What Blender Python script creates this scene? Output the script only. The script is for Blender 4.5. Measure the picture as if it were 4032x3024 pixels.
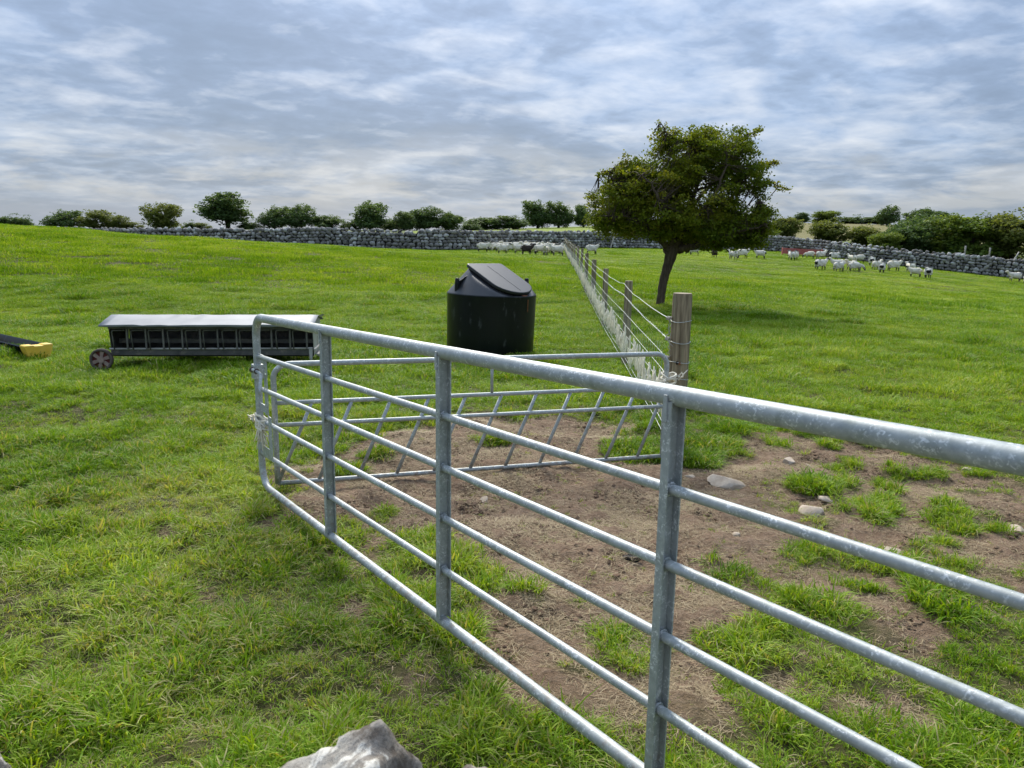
import bpy, bmesh, math, random
import numpy as np
from mathutils import Vector, Matrix

R = math.radians
scene = bpy.context.scene
for o in list(bpy.data.objects):
    bpy.data.objects.remove(o, do_unlink=True)
col = scene.collection

# ------------------------------------------------------------------ camera
CAM_Z, PITCH, ROLL = 1.5652, 0.19, 0.01644
cam_data = bpy.data.cameras.new('camera')
cam = bpy.data.objects.new('camera', cam_data)
col.objects.link(cam)
cam_data.sensor_width = 36.0
cam_data.lens = 36.0 * 3020.0 / 4032.0
cam_data.clip_start = 0.05
cam_data.clip_end = 4000.0
cam_data.dof.use_dof = True
cam_data.dof.focus_distance = 4.5
cam_data.dof.aperture_fstop = 11.0
_F = Vector((0, math.cos(PITCH), -math.sin(PITCH)))
_U = Vector((0, math.sin(PITCH), math.cos(PITCH)))
_Rt = Vector((1, 0, 0))
_r2 = _Rt * math.cos(ROLL) + _U * math.sin(ROLL)
_u2 = _U * math.cos(ROLL) - _Rt * math.sin(ROLL)
cam.matrix_world = Matrix(((_r2.x, _u2.x, -_F.x, 0), (_r2.y, _u2.y, -_F.y, 0),
                           (_r2.z, _u2.z, -_F.z, CAM_Z), (0, 0, 0, 1)))
scene.camera = cam

# ------------------------------------------------------------------ light
EXPOSURE = 1.95
SKY_K = 0.86 * 2.0 ** -EXPOSURE
SUN_AZ, SUN_EL = R(-9.0), R(40.0)      # azimuth from +Y towards +X
scene.view_settings.view_transform = 'Standard'
scene.view_settings.look = 'None'
scene.view_settings.gamma = 1.0
scene.view_settings.use_curve_mapping = False
scene.view_settings.exposure = EXPOSURE

scene.cycles.adaptive_threshold = 0.012
scene.cycles.max_bounces = 4
scene.cycles.diffuse_bounces = 2
scene.cycles.glossy_bounces = 3
scene.cycles.transmission_bounces = 3
scene.cycles.transparent_max_bounces = 4
scene.cycles.caustics_reflective = False
scene.cycles.caustics_refractive = False
sun_data = bpy.data.lights.new('sun', 'SUN')
sun_data.energy = 1.5
sun_data.angle = R(22)
sun_data.color = (1.0, 0.95, 0.86)
sun = bpy.data.objects.new('sun', sun_data)
col.objects.link(sun)
sd = Vector((math.sin(SUN_AZ) * math.cos(SUN_EL), math.cos(SUN_AZ) * math.cos(SUN_EL), math.sin(SUN_EL)))
sun.rotation_euler = sd.to_track_quat('Z', 'Y').to_euler()
sun.location = sd * 60


class NT:
    """tiny node-tree helper"""
    def __init__(self, tree):
        self.t = tree
        self.t.nodes.clear()

    def n(self, typ, **kw):
        nd = self.t.nodes.new(typ)
        for k, v in kw.items():
            if k.startswith('i_'):
                nd.inputs[k[2:].replace('_', ' ')].default_value = v
            else:
                setattr(nd, k, v)
        return nd

    def l(self, a, b):
        self.t.links.new(a, b)

    def val(self, x, sock):
        if isinstance(x, (int, float)):
            sock.default_value = x
        elif isinstance(x, tuple):
            sock.default_value = x
        else:
            self.l(x, sock)

    def math(self, op, a, b=0.0, c=0.0, clamp=False):
        nd = self.t.nodes.new('ShaderNodeMath')
        nd.operation = op
        nd.use_clamp = clamp
        self.val(a, nd.inputs[0]); self.val(b, nd.inputs[1]); self.val(c, nd.inputs[2])
        return nd.outputs[0]

    def mix(self, f, a, b, blend='MIX', clamp=True):
        nd = self.t.nodes.new('ShaderNodeMix')
        nd.data_type = 'RGBA'
        nd.blend_type = blend
        nd.clamp_factor = clamp
        self.val(f, nd.inputs[0])
        self.val(a if not (isinstance(a, tuple) and len(a) == 3) else a + (1,), nd.inputs[6])
        self.val(b if not (isinstance(b, tuple) and len(b) == 3) else b + (1,), nd.inputs[7])
        return nd.outputs[2]

    def ramp(self, f, stops, interp='LINEAR'):
        nd = self.t.nodes.new('ShaderNodeValToRGB')
        nd.color_ramp.interpolation = interp
        e = nd.color_ramp.elements
        while len(e) < len(stops):
            e.new(0.5)
        for k, (p, c) in enumerate(stops):
            e[k].position = p
            e[k].color = (c, c, c, 1) if isinstance(c, (int, float)) else tuple(c) + (1,)
        self.val(f, nd.inputs[0])
        return nd.outputs[0]

    def noise(self, vec, scale, detail=4, rough=0.55, dist=0.0, dim='3D', out=0):
        nd = self.t.nodes.new('ShaderNodeTexNoise')
        nd.noise_dimensions = dim
        nd.inputs['Scale'].default_value = scale
        nd.inputs['Detail'].default_value = detail
        nd.inputs['Roughness'].default_value = rough
        nd.inputs['Distortion'].default_value = dist
        if vec is not None:
            self.l(vec, nd.inputs['Vector'])
        return nd.outputs[out]


# ------------------------------------------------------------------ sky
world = bpy.data.worlds.new('World')
scene.world = world
world.use_nodes = True
W = NT(world.node_tree)
tc = W.n('ShaderNodeTexCoord')
nrm = W.n('ShaderNodeVectorMath', operation='NORMALIZE')
W.l(tc.outputs['Generated'], nrm.inputs[0])
sep = W.n('ShaderNodeSeparateXYZ')
W.l(nrm.outputs[0], sep.inputs[0])
zc = W.math('MAXIMUM', sep.outputs[2], 0.0)
den = W.math('ADD', zc, 0.16)
comb = W.n('ShaderNodeCombineXYZ')
W.l(W.math('DIVIDE', sep.outputs[0], den), comb.inputs[0]); W.l(W.math('DIVIDE', sep.outputs[1], den), comb.inputs[1])
# the cloud sheet lies on a plane overhead, its rolls running slightly across the view
mp = W.n('ShaderNodeMapping')
mp.inputs['Location'].default_value = (28.32, 17.06, 0.0)
mp.inputs['Rotation'].default_value = (0, 0, R(-28))
mp.inputs['Scale'].default_value = (0.95, 1.0, 1.0)
W.l(comb.outputs[0], mp.inputs['Vector'])
n_big = W.noise(mp.outputs[0], 0.50, 2, 0.5, 0.2)
n_mid = W.noise(mp.outputs[0], 1.5, 3, 0.5, 0.3)
n_puf = W.noise(mp.outputs[0], 4.2, 4, 0.5, 0.35)
n_fin = W.noise(mp.outputs[0], 10.0, 5, 0.6, 0.2)
body = W.math('ADD', W.math('MULTIPLY', n_big, 0.55), W.math('ADD', W.math('MULTIPLY', n_mid, 0.30), W.math('MULTIPLY', n_fin, 0.15)))
cloud = W.ramp(body, [(0.36, (0.205, 0.285, 0.415)), (0.46, (0.27, 0.36, 0.525)), (0.54, (0.34, 0.45, 0.645)), (0.66, (0.395, 0.53, 0.77))])
# thin places between the rolls let the light through
thin = W.math('ADD', W.math('MULTIPLY', n_puf, 0.46), W.math('ADD', W.math('MULTIPLY', n_mid, 0.26), W.math('ADD', W.math('MULTIPLY', n_fin, 0.14), W.math('MULTIPLY', n_big, 0.26))))
cloud = W.mix(W.ramp(thin, [(0.54, 0.0), (0.60, 0.22), (0.66, 0.50), (0.74, 0.90)]), cloud, (0.82, 0.85, 0.91))
cloud = W.mix(W.ramp(thin, [(0.46, 0.6), (0.55, 0.0)]), cloud, (0.205, 0.275, 0.40))
# thin broken gaps low down glow cream
lowm = W.ramp(zc, [(0.0, 0.0), (0.015, 0.2), (0.045, 1.0), (0.085, 0.6), (0.14, 0.0)])
n_low = W.noise(mp.outputs[0], 1.6, 5, 0.6, 0.3)
gap = W.ramp(n_low, [(0.47, 0.0), (0.60, 1.0)])
cloud = W.mix(W.math('MULTIPLY', W.math('MULTIPLY', lowm, gap), 0.50), cloud, (0.82, 0.79, 0.74))
# distance evens the lowest clouds out
hz = W.ramp(zc, [(0.0, 1.0), (0.02, 0.75), (0.06, 0.0)])
cloud = W.mix(W.math('MULTIPLY', hz, 0.8), cloud, (0.40, 0.515, 0.68))
# overcast sky: brighter towards the zenith (CIE overcast)
elev = W.math('ADD', W.math('MULTIPLY', zc, 2.0), 0.84)
vm = W.n('ShaderNodeVectorMath', operation='SCALE')
W.l(cloud, vm.inputs[0]); W.l(W.math('MULTIPLY', elev, 10.0 * SKY_K), vm.inputs['Scale'])
sky = W.n('ShaderNodeTexSky', sky_type='NISHITA', sun_disc=False, sun_elevation=SUN_EL, sun_rotation=SUN_AZ)
mixs = W.mix(0.96, sky.outputs[0], vm.outputs[0])
bg = W.n('ShaderNodeBackground')
bg.inputs['Strength'].default_value = 0.1
W.l(mixs, bg.inputs['Color'])
wo = W.n('ShaderNodeOutputWorld')
W.l(bg.outputs[0], wo.inputs['Surface'])
world.cycles.sampling_method = 'MANUAL'
world.cycles.sample_map_resolution = 512

# ------------------------------------------------------------------ numpy helpers
rng = np.random.default_rng(7)


def _hash(ix, iy, seed):
    h = (ix.astype(np.int64) * 374761393 + iy.astype(np.int64) * 668265263 + seed * 974711) & 0x7fffffff
    h = ((h ^ (h >> 13)) * 1274126177) & 0x7fffffff
    h = h ^ (h >> 16)
    return (h & 0xffff) / 65535.0


def vnoise(x, y, seed=0):
    ix = np.floor(x); iy = np.floor(y)
    fx = x - ix; fy = y - iy
    fx = fx * fx * (3 - 2 * fx); fy = fy * fy * (3 - 2 * fy)
    a = _hash(ix, iy, seed); b = _hash(ix + 1, iy, seed)
    c = _hash(ix, iy + 1, seed); d = _hash(ix + 1, iy + 1, seed)
    return (a * (1 - fx) + b * fx) * (1 - fy) + (c * (1 - fx) + d * fx) * fy


def fbm(x, y, s, oct=4, seed=0):
    t = np.zeros(np.broadcast(x, y).shape); amp = 0.5; tot = 0
    for k in range(oct):
        t = t + amp * vnoise(x * s + 17.3 * k, y * s - 9.1 * k, seed + k)
        tot += amp; amp *= 0.5; s = s * 2.03
    return t / tot


def sstep(a, b, x):
    t = np.clip((x - a) / (b - a), 0, 1)
    return t * t * (3 - 2 * t)


# ------------------------------------------------------------------ object helpers
def me_from(name, verts, faces, smooth=True):
    me = bpy.data.meshes.new(name)
    if isinstance(verts, np.ndarray):
        verts = verts.tolist()
    if isinstance(faces, np.ndarray):
        faces = faces.tolist()
    me.from_pydata(verts, [], faces)
    if smooth:
        me.polygons.foreach_set('use_smooth', [True] * len(me.polygons))
    me.update()
    return me


def tag(o, label=None, cat=None, group=None, kind=None):
    if label: o['label'] = label
    if cat: o['category'] = cat
    if group: o['group'] = group
    if kind: o['kind'] = kind
    return o


def thing(name, label, cat, loc=(0, 0, 0), rz=0.0, group=None):
    o = bpy.data.objects.new(name, None)
    o.empty_display_size = 0.2
    col.objects.link(o)
    o.location = loc
    o.rotation_euler = (0, 0, rz)
    return tag(o, label, cat, group)


class MB:
    """collects shapes, then links them as ONE mesh object"""
    def __init__(self):
        self.v = []; self.f = []; self.n = 0; self.mi = []

    def add(self, v, f, mi=0):
        v = np.asarray(v, float)
        self.v.append(v)
        for q in f:
            self.f.append([int(i) + self.n for i in q]); self.mi.append(mi)
        self.n += len(v)
        return self

    def box(self, c, s, ax=None, mi=0):
        c = np.asarray(c, float); s = np.asarray(s, float) / 2
        k = np.array([[-1, -1, -1], [1, -1, -1], [1, 1, -1], [-1, 1, -1], [-1, -1, 1], [1, -1, 1], [1, 1, 1], [-1, 1, 1]]) * s
        if ax is not None:
            k = k @ np.asarray(ax, float)
        return self.add(k + c, [(0, 3, 2, 1), (4, 5, 6, 7), (0, 1, 5, 4), (1, 2, 6, 5), (2, 3, 7, 6), (3, 0, 4, 7)], mi)

    def tube(self, pts, r, n=10, closed=False, caps=True, mi=0, squash=None):
        P = np.asarray(pts, float)
        m = len(P)
        rr = np.full(m, r) if np.isscalar(r) else np.asarray(r, float)
        if closed:
            T = np.roll(P, -1, 0) - np.roll(P, 1, 0)
        else:
            T = np.gradient(P, axis=0)
        T = T / np.maximum(np.linalg.norm(T, axis=1, keepdims=True), 1e-9)
        up = np.array([0, 0, 1.0]) if abs(T[0, 2]) < 0.9 else np.array([1.0, 0, 0])
        a = np.cross(T[0], up); a /= np.linalg.norm(a)
        A = [a]
        for i in range(1, m):
            a = A[-1] - T[i] * np.dot(A[-1], T[i])
            a /= max(np.linalg.norm(a), 1e-9)
            A.append(a)
        A = np.array(A); B = np.cross(T, A)
        th = np.arange(n) / n * 2 * np.pi
        V = P[:, None] + rr[:, None, None] * (np.cos(th)[None, :, None] * A[:, None] + np.sin(th)[None, :, None] * B[:, None])
        F = []
        mm = m if closed else m - 1
        for i in range(mm):
            j = (i + 1) % m
            for k in range(n):
                k2 = (k + 1) % n
                F.append((i * n + k, i * n + k2, j * n + k2, j * n + k))
        if caps and not closed:
            F.append(tuple(range(n - 1, -1, -1)))
            F.append(tuple((m - 1) * n + k for k in range(n)))
        return self.add(V.reshape(-1, 3), F, mi)

    def lathe(self, prof, n=48, c=(0, 0, 0), cap=True, mi=0):
        prof = np.asarray(prof, float)
        th = np.arange(n) / n * 2 * np.pi
        V = np.stack([prof[:, 0:1] * np.cos(th), prof[:, 0:1] * np.sin(th), np.repeat(prof[:, 1:2], n, 1)], -1)
        F = []
        for i in range(len(prof) - 1):
            for k in range(n):
                F.append((i * n + k, i * n + (k + 1) % n, (i + 1) * n + (k + 1) % n, (i + 1) * n + k))
        if cap:
            F.append(tuple(range(n - 1, -1, -1))); F.append(tuple((len(prof) - 1) * n + k for k in range(n)))
        return self.add(V.reshape(-1, 3) + np.asarray(c, float), F, mi)

    def prism(self, outline, axis_vec, mi=0):
        """outline: (k,3) points of a planar polygon, extruded along axis_vec"""
        o = np.asarray(outline, float); k = len(o)
        V = np.concatenate([o, o + np.asarray(axis_vec, float)])
        F = [tuple(range(k - 1, -1, -1)), tuple(range(k, 2 * k))]
        for i in range(k):
            F.append((i, (i + 1) % k, k + (i + 1) % k, k + i))
        return self.add(V, F, mi)

    def build(self, name, mat, parent=None, smooth=True, auto=None, bevel=0, origin=None):
        V = np.concatenate(self.v)
        org = np.zeros(3)
        if parent is not None:
            p = parent
            while p.parent is not None:
                p = p.parent
            org = np.array(p.location)
        elif origin is not None:
            org = np.asarray(origin, float)
        me = me_from(name, V - org, self.f, smooth)
        if isinstance(mat, (list, tuple)):
            for m in mat: me.materials.append(m)
            me.polygons.foreach_set('material_index', self.mi)
        else:
            me.materials.append(mat)
        if smooth and auto:
            me.set_sharp_from_angle(angle=R(auto))
        o = bpy.data.objects.new(name, me)
        col.objects.link(o)
        if parent is not None:
            o.parent = parent
        elif origin is not None:
            o.location = origin
        if bevel:
            md = o.modifiers.new('bevel', 'BEVEL'); md.width = bevel; md.segments = 2; md.limit_method = 'ANGLE'
        return o


def arc(c, r, a0, a1, n, ex, ez):
    """points of an arc in the plane (ex, ez)"""
    c = np.asarray(c, float); ex = np.asarray(ex, float); ez = np.asarray(ez, float)
    return [c + r * (math.cos(a) * ex + math.sin(a) * ez) for a in np.linspace(a0, a1, n)]


# ------------------------------------------------------------------ terrain
CTRL = np.array([(-53.54,64.00,0.154),(-45.24,63.00,0.128),(-36.87,61.50,0.121),(-28.85,60.00,0.220),(-19.62,59.00,0.360),(-12.44,58.00,0.548),(-7.17,58.00,0.464),(-3.06,60.00,0.496),(1.54,66.00,0.546),(7.48,74.00,0.646),(12.52,78.00,0.625),(19.44,80.00,0.615),(25.40,78.00,0.606),(28.84,72.00,0.218),(31.40,66.00,-0.210),(36.00,62.00,-0.692),(37.57,60.00,-0.894),(41.29,58.00,-1.212),(46.66,56.00,-1.606),(-36.78,44.00,1.788),(-32.10,44.00,1.684),(-28.98,44.00,1.60),(-25.08,44.00,1.40),(-22.14,46.00,1.17),(-16.66,50.00,0.80),(-26.80,110.00,2.086),(-52.89,110.00,1.729),(-72.46,110.00,1.542),(-92.04,110.00,1.418),(-9.90,150.00,2.531),(12.28,150.00,3.497),(29.99,150.00,3.870),(52.90,140.00,2.819),(82.85,220.00,6.589),(108.83,220.00,6.499),(142.81,220.00,6.792),(42.33,80.00,0.048),(51.19,78.00,-0.487),(68.44,130.00,1.983),(87.76,130.00,1.538),(180.36,220.00,5.870),(-600.00,700.00,-3.000),(0.00,700.00,-1.000),(700.00,700.00,9.000),(-250.00,220.00,0.300),(-60.00,220.00,1.000),(1.38,9.60,0.005),(1.59,13.80,-0.024),(1.79,17.90,0.021),(1.99,22.10,0.058),(-8.00,-3.00,0.000),(-8.00,2.00,0.000),(-8.00,5.00,0.000),(-8.00,9.00,0.000),(-4.00,-3.00,0.000),(-4.00,2.00,0.000),(-4.00,5.00,0.000),(-4.00,9.00,0.000),(0.00,-3.00,0.000),(0.00,2.00,0.000),(0.00,5.00,0.000),(0.00,9.00,0.000),(4.00,-3.00,0.000),(4.00,2.00,0.000),(4.00,5.00,-0.020),(4.00,9.00,-0.020),(8.00,-3.00,0.000),(8.00,2.00,0.000),(8.00,5.00,-0.020),(8.00,9.00,-0.020),(3.50,18.40,0.000),(12.00,14.00,-0.100),(-14.00,16.00,0.150),(-3.00,20.00,0.020)])
WALL_PTS = CTRL[:19]


def _uv(x, y):
    y = np.clip(y, -4.0, 900.0)
    return np.stack([np.clip(x / (y + 9.0), -1.7, 1.7), np.log(y + 9.0)], -1)


def _K(r2):
    return 0.5 * r2 * np.log(np.maximum(r2, 1e-12))


_CU = _uv(CTRL[:, 0], CTRL[:, 1]); _nc = len(CTRL)
_A = np.zeros((_nc + 3, _nc + 3))
_A[:_nc, :_nc] = _K(((_CU[:, None] - _CU[None]) ** 2).sum(-1)) + np.eye(_nc) * 1e-4
_A[:_nc, _nc] = 1; _A[:_nc, _nc + 1:] = _CU; _A[_nc:, :_nc] = _A[:_nc, _nc:].T
_Wt = np.linalg.solve(_A, np.r_[CTRL[:, 2], 0, 0, 0])


def terrain(x, y):
    x, y = np.broadcast_arrays(np.asarray(x, float), np.asarray(y, float))
    u = _uv(x.ravel(), y.ravel())
    z = _Wt[_nc] + u @ _Wt[_nc + 1:]
    for i in range(_nc):
        z = z + _Wt[i] * _K(((u - _CU[i]) ** 2).sum(-1))
    return z.reshape(x.shape)


SOIL = np.array([(-1.50,4.99),(-1.56,5.48),(-1.31,5.87),(-0.93,6.28),(-0.43,6.58),(0.32,6.81),(0.93,6.58),(1.19,6.04),(1.56,5.72),(1.86,6.01),(2.32,6.27),(2.75,5.93),(3.30,5.30),(3.75,4.95),(4.10,4.62),(3.15,3.50),(2.58,3.62),(2.18,3.58),(1.85,3.59),(1.32,3.41),(0.97,3.25),(0.72,3.13),(0.36,2.99),(0.00,3.11),(-0.20,3.17),(-0.54,3.47),(-0.79,3.63),(-1.17,3.99),(-1.37,4.27)])
PATCHES = [(-1.46,2.61,0.08),(-1.81,3.76,0.08),(-1.01,3.40,0.07),(0.15,2.73,0.20),(0.70,2.61,0.16),(0.92,2.44,0.13),(0.09,2.51,0.11),(-0.32,2.44,0.06),(0.38,2.46,0.12),(1.18,2.29,0.11),(1.07,2.69,0.10),(0.58,2.23,0.09),(-1.33,3.10,0.06),(0.50,2.67,0.10),(1.99,3.05,0.11),(1.55,2.77,0.08),(-0.62,3.02,0.06),(-1.2,3.75,.06)]
ISLANDS = [(1.98,4.79,0.12),(1.34,5.39,0.15),(1.39,5.77,0.12),(1.15,6.04,0.15),(-0.16,5.68,0.12),(2.26,4.95,0.05),(2.20,4.41,0.06),(2.69,5.13,0.06),(2.82,4.83,0.05),(2.95,4.75,0.07),(1.31,3.44,0.10),(0.85,2.93,0.14),(1.00,2.75,0.17),(0.96,5.55,0.18),(-0.75,4.19,0.09),(-0.92,4.00,0.07),(-0.47,3.70,0.15),(-0.27,3.48,0.11),(-0.19,3.33,0.10),(0.30,2.99,0.10),(1.75,3.75,0.06),(2.5,4.1,0.06),(2.35,3.85,.07),(2.65,4.45,.06),(-1.1,4.95,.1),(-.95,5.3,.09)]


def poly_sd(x, y, P):
    """signed distance to polygon, positive inside"""
    d = np.full(x.shape, 1e9); ins = np.zeros(x.shape, bool)
    n = len(P)
    for i in range(n):
        ax, ay = P[i]; bx, by = P[(i + 1) % n]
        ex, ey = bx - ax, by - ay
        t = np.clip(((x - ax) * ex + (y - ay) * ey) / (ex * ex + ey * ey), 0, 1)
        d = np.minimum(d, np.hypot(x - ax - t * ex, y - ay - t * ey))
        c = ((ay > y) != (by > y)) & (x < (bx - ax) * (y - ay) / (by - ay + 1e-12) + ax)
        ins ^= c
    return np.where(ins, d, -d)


def bare_mask(x, y):
    """1 where the turf is trodden away to soil"""
    m = np.zeros(x.shape)
    near = (np.abs(x) < 6) & (y > 0.5) & (y < 9)
    if not near.any():
        return m
    X, Y = x[near], y[near]
    nz = fbm(X, Y, 3.0, 4, 5) - 0.5
    nf = fbm(X, Y, 11.0, 3, 9) - 0.5
    s = poly_sd(X, Y, SOIL) + nz * 0.85 + nf * 0.45
    b = sstep(-0.14, 0.20, s)
    for (cx, cy, r) in PATCHES:
        d = np.hypot((X - cx) / 1.25, Y - cy) - r
        b = np.maximum(b, 0.9 * sstep(0.05, -0.06, d + nz * 0.2 + nf * 0.1))
    for (cx, cy, r) in ISLANDS:
        d = np.hypot((X - cx) / 1.25, Y - cy) - r
        b = np.minimum(b, 1 - sstep(0.05, -0.05, d + nf * 0.12))
    # scattered grass coming back on the right
    b = b * (1 - 0.9 * sstep(0.64, 0.70, fbm(X, Y, 5.2, 3, 31)) * sstep(1.2, 2.2, X))
    # worn, tussocky strip in front of the bare ground
    worn = sstep(1.9, 2.5, Y) * sstep(3.9, 3.3, Y) * sstep(-0.5, 0.1, X) * sstep(3.2, 2.6, X)
    b = np.maximum(b, 0.95 * worn * sstep(0.52, 0.60, fbm(X, Y, 3.0, 3, 37)))
    m[near] = b
    return m


def relief(x, y):
    near = sstep(16, 9, y) * sstep(9, 6, np.abs(x))
    lump = (fbm(x, y, 2.6, 3, 2) - 0.5) * 0.12 + (fbm(x, y, 0.35, 2, 3) - 0.5) * 0.10
    far = sstep(6, 16, y) * sstep(56, 42, y) * (fbm(x, y, 0.22, 3, 8) - 0.5) * 0.22
    return lump * near + far * (1 - near)


def ground_z(x, y):
    x, y = np.broadcast_arrays(np.asarray(x, float), np.asarray(y, float))
    return terrain(x, y) + relief(x, y)


def gz(x, y):
    return float(ground_z(np.array([x]), np.array([y]))[0])


# ------------------------------------------------------------------ materials
def mat(name):
    m = bpy.data.materials.new(name)
    m.use_nodes = True
    t = NT(m.node_tree)
    out = t.n('ShaderNodeOutputMaterial')
    return m, t, out


def principled(t, out, colr, rough=0.6, metal=0.0, spec=0.5, bump=None, bump_d=0.01, bump_s=0.5):
    p = t.n('ShaderNodeBsdfPrincipled')
    t.val(colr if not (isinstance(colr, tuple) and len(colr) == 3) else colr + (1,), p.inputs['Base Color'])
    t.val(rough, p.inputs['Roughness']); t.val(metal, p.inputs['Metallic'])
    p.inputs['Specular IOR Level'].default_value = spec
    if bump is not None:
        b = t.n('ShaderNodeBump')
        b.inputs['Strength'].default_value = bump_s
        b.inputs['Distance'].default_value = bump_d
        t.l(bump, b.inputs['Height']); t.l(b.outputs[0], p.inputs['Normal'])
    t.l(p.outputs[0], out.inputs['Surface'])
    return p


def objco(t):
    return t.n('ShaderNodeTexCoord').outputs['Object']


def pos(t):
    return t.n('ShaderNodeNewGeometry').outputs['Position']


M = {}


def m_ground():
    m, t, out = mat('pasture_ground')
    P = pos(t)
    bare = t.n('ShaderNodeAttribute', attribute_name='bare').outputs['Fac']
    turf = t.n('ShaderNodeAttribute', attribute_name='turf').outputs['Color']
    n1 = t.noise(P, 5.0, 6, 0.65); n2 = t.noise(P, 34.0, 5, 0.7); n3 = t.noise(P, 1.3, 3, 0.5)
    n4 = t.noise(P, 150.0, 3, 0.7)
    soil = t.ramp(n1, [(0.25, (0.105, 0.064, 0.040)), (0.5, (0.215, 0.138, 0.088)), (0.75, (0.315, 0.218, 0.145))])
    soil = t.mix(t.ramp(n2, [(0.42, 0.0), (0.70, 0.85)]), soil, (0.34, 0.25, 0.165))
    soil = t.mix(t.ramp(n2, [(0.26, 0.8), (0.40, 0.0)]), soil, (0.085, 0.05, 0.032))
    soil = t.mix(t.ramp(n4, [(0.62, 0.0), (0.74, 0.6)]), soil, (0.42, 0.33, 0.22))
    tv = t.mix(t.ramp(t.noise(P, 0.9, 5, 0.6), [(0.35, 0.0), (0.65, 0.5)]), turf, t.mix(0.5, turf, (0.10, 0.12, 0.02)))
    tv = t.mix(t.ramp(t.noise(P, 14.0, 5, 0.7), [(0.35, 0.0), (0.7, 0.45)]), tv, t.mix(0.5, tv, (0.2, 0.2, 0.07)))
    fac = t.math('ADD', bare, t.math('MULTIPLY', t.math('SUBTRACT', n2, 0.5), 0.5), clamp=True)
    c = t.mix(fac, tv, soil)
    hsum = t.math('ADD', t.math('MULTIPLY', n2, 0.6), t.math('ADD', t.math('MULTIPLY', n1, 0.8), t.math('MULTIPLY', n4, 0.2)))
    principled(t, out, c, 0.95, 0, 0.15, hsum, 0.07, 1.0)
    return m


M['ground'] = m_ground()


def m_grass(name, stops, dry, trans=0.35, rough=0.55):
    m, t, out = mat(name)
    bc = t.n('ShaderNodeAttribute', attribute_name='bcol')
    sp = t.n('ShaderNodeSeparateColor'); t.l(bc.outputs['Color'], sp.inputs[0])
    tint = t.n('ShaderNodeAttribute', attribute_type='INSTANCER', attribute_name='tint').outputs['Fac']
    dryv = t.n('ShaderNodeAttribute', attribute_type='INSTANCER', attribute_name='dry').outputs['Fac']
    v = t.math('ADD', t.math('MULTIPLY', tint, 0.50), t.math('MULTIPLY', sp.outputs[0], 0.50), clamp=True)
    c = t.ramp(v, stops)
    d = t.math('LESS_THAN', sp.outputs[2], dryv)
    c = t.mix(t.math('MULTIPLY', d, 0.85), c, dry)
    # blade bases are paler, tips greener
    c = t.mix(t.math('MULTIPLY', t.math('SUBTRACT', 1.0, sp.outputs[1]), 0.14), c, (0.20, 0.21, 0.06))
    p = t.n('ShaderNodeBsdfPrincipled')
    t.l(c, p.inputs['Base Color']); p.inputs['Roughness'].default_value = rough
    p.inputs['Specular IOR Level'].default_value = 0.10
    tr = t.n('ShaderNodeBsdfTranslucent')
    t.l(t.mix(1.0, c, (1.3, 1.2, 0.3), 'MULTIPLY'), tr.inputs['Color'])
    ms = t.n('ShaderNodeMixShader'); ms.inputs[0].default_value = trans
    t.l(p.outputs[0], ms.inputs[1]); t.l(tr.outputs[0], ms.inputs[2])
    t.l(ms.outputs[0], out.inputs['Surface'])
    return m


GREENS = [(0.0, (0.034, 0.112, 0.005)), (0.35, (0.122, 0.250, 0.009)), (0.62, (0.232, 0.360, 0.020)), (0.85, (0.385, 0.470, 0.080)), (1.0, (0.58, 0.63, 0.22))]
M['grass'] = m_grass('grass_blades', GREENS, (0.42, 0.37, 0.18))
M['straw'] = m_grass('dry_litter', [(0.0, (0.20, 0.14, 0.08)), (0.5, (0.34, 0.26, 0.16)), (1.0, (0.46, 0.38, 0.25))], (0.30, 0.22, 0.13), 0.1, 0.7)


def m_galv(name='galvanised_steel', dark=1.0):
    m, t, out = mat(name)
    P = pos(t)
    n1 = t.noise(P, 9.0, 4, 0.6); n2 = t.noise(P, 55.0, 3, 0.6)
    fl = t.noise(P, 95.0, 2, 0.5, 1.2)
    spk = t.math('MULTIPLY', t.ramp(fl, [(0.56, 0.0), (0.60, 1.0)]), t.ramp(t.noise(P, 21.0, 4, 0.65), [(0.44, 0.0), (0.58, 1.0)]))
    c = t.ramp(n1, [(0.3, (0.27 * dark, 0.295 * dark, 0.285 * dark)), (0.7, (0.37 * dark, 0.395 * dark, 0.38 * dark))])
    c = t.mix(t.math('MULTIPLY', t.ramp(n2, [(0.4, 0.0), (0.6, 0.4)]), 1.0), c, (0.47 * dark, 0.495 * dark, 0.48 * dark))
    c = t.mix(t.math('MULTIPLY', spk, 0.8), c, (0.72, 0.74, 0.73))
    g = t.ramp(t.noise(P, 16.0, 5, 0.65), [(0.55, 0.0), (0.70, 0.6)])
    c = t.mix(g, c, (0.22, 0.245, 0.20))
    sz = t.n('ShaderNodeSeparateXYZ'); t.l(P, sz.inputs[0])
    mud = t.math('MULTIPLY', t.ramp(sz.outputs[2], [(0.05, 1.0), (0.45, 0.0)]), t.ramp(t.noise(P, 26.0, 5, 0.7), [(0.50, 0.0), (0.62, 0.8)]))
    c = t.mix(mud, c, (0.24, 0.19, 0.14))
    rf = t.math('ADD', t.math('MULTIPLY', n1, 0.25), 0.40)
    principled(t, out, c, rf, 0.20, 0.45, n2, 0.002, 0.25)
    return m


M['galv'] = m_galv()
M['galv_old'] = m_galv('weathered_galvanised_steel', 0.85)


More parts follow.
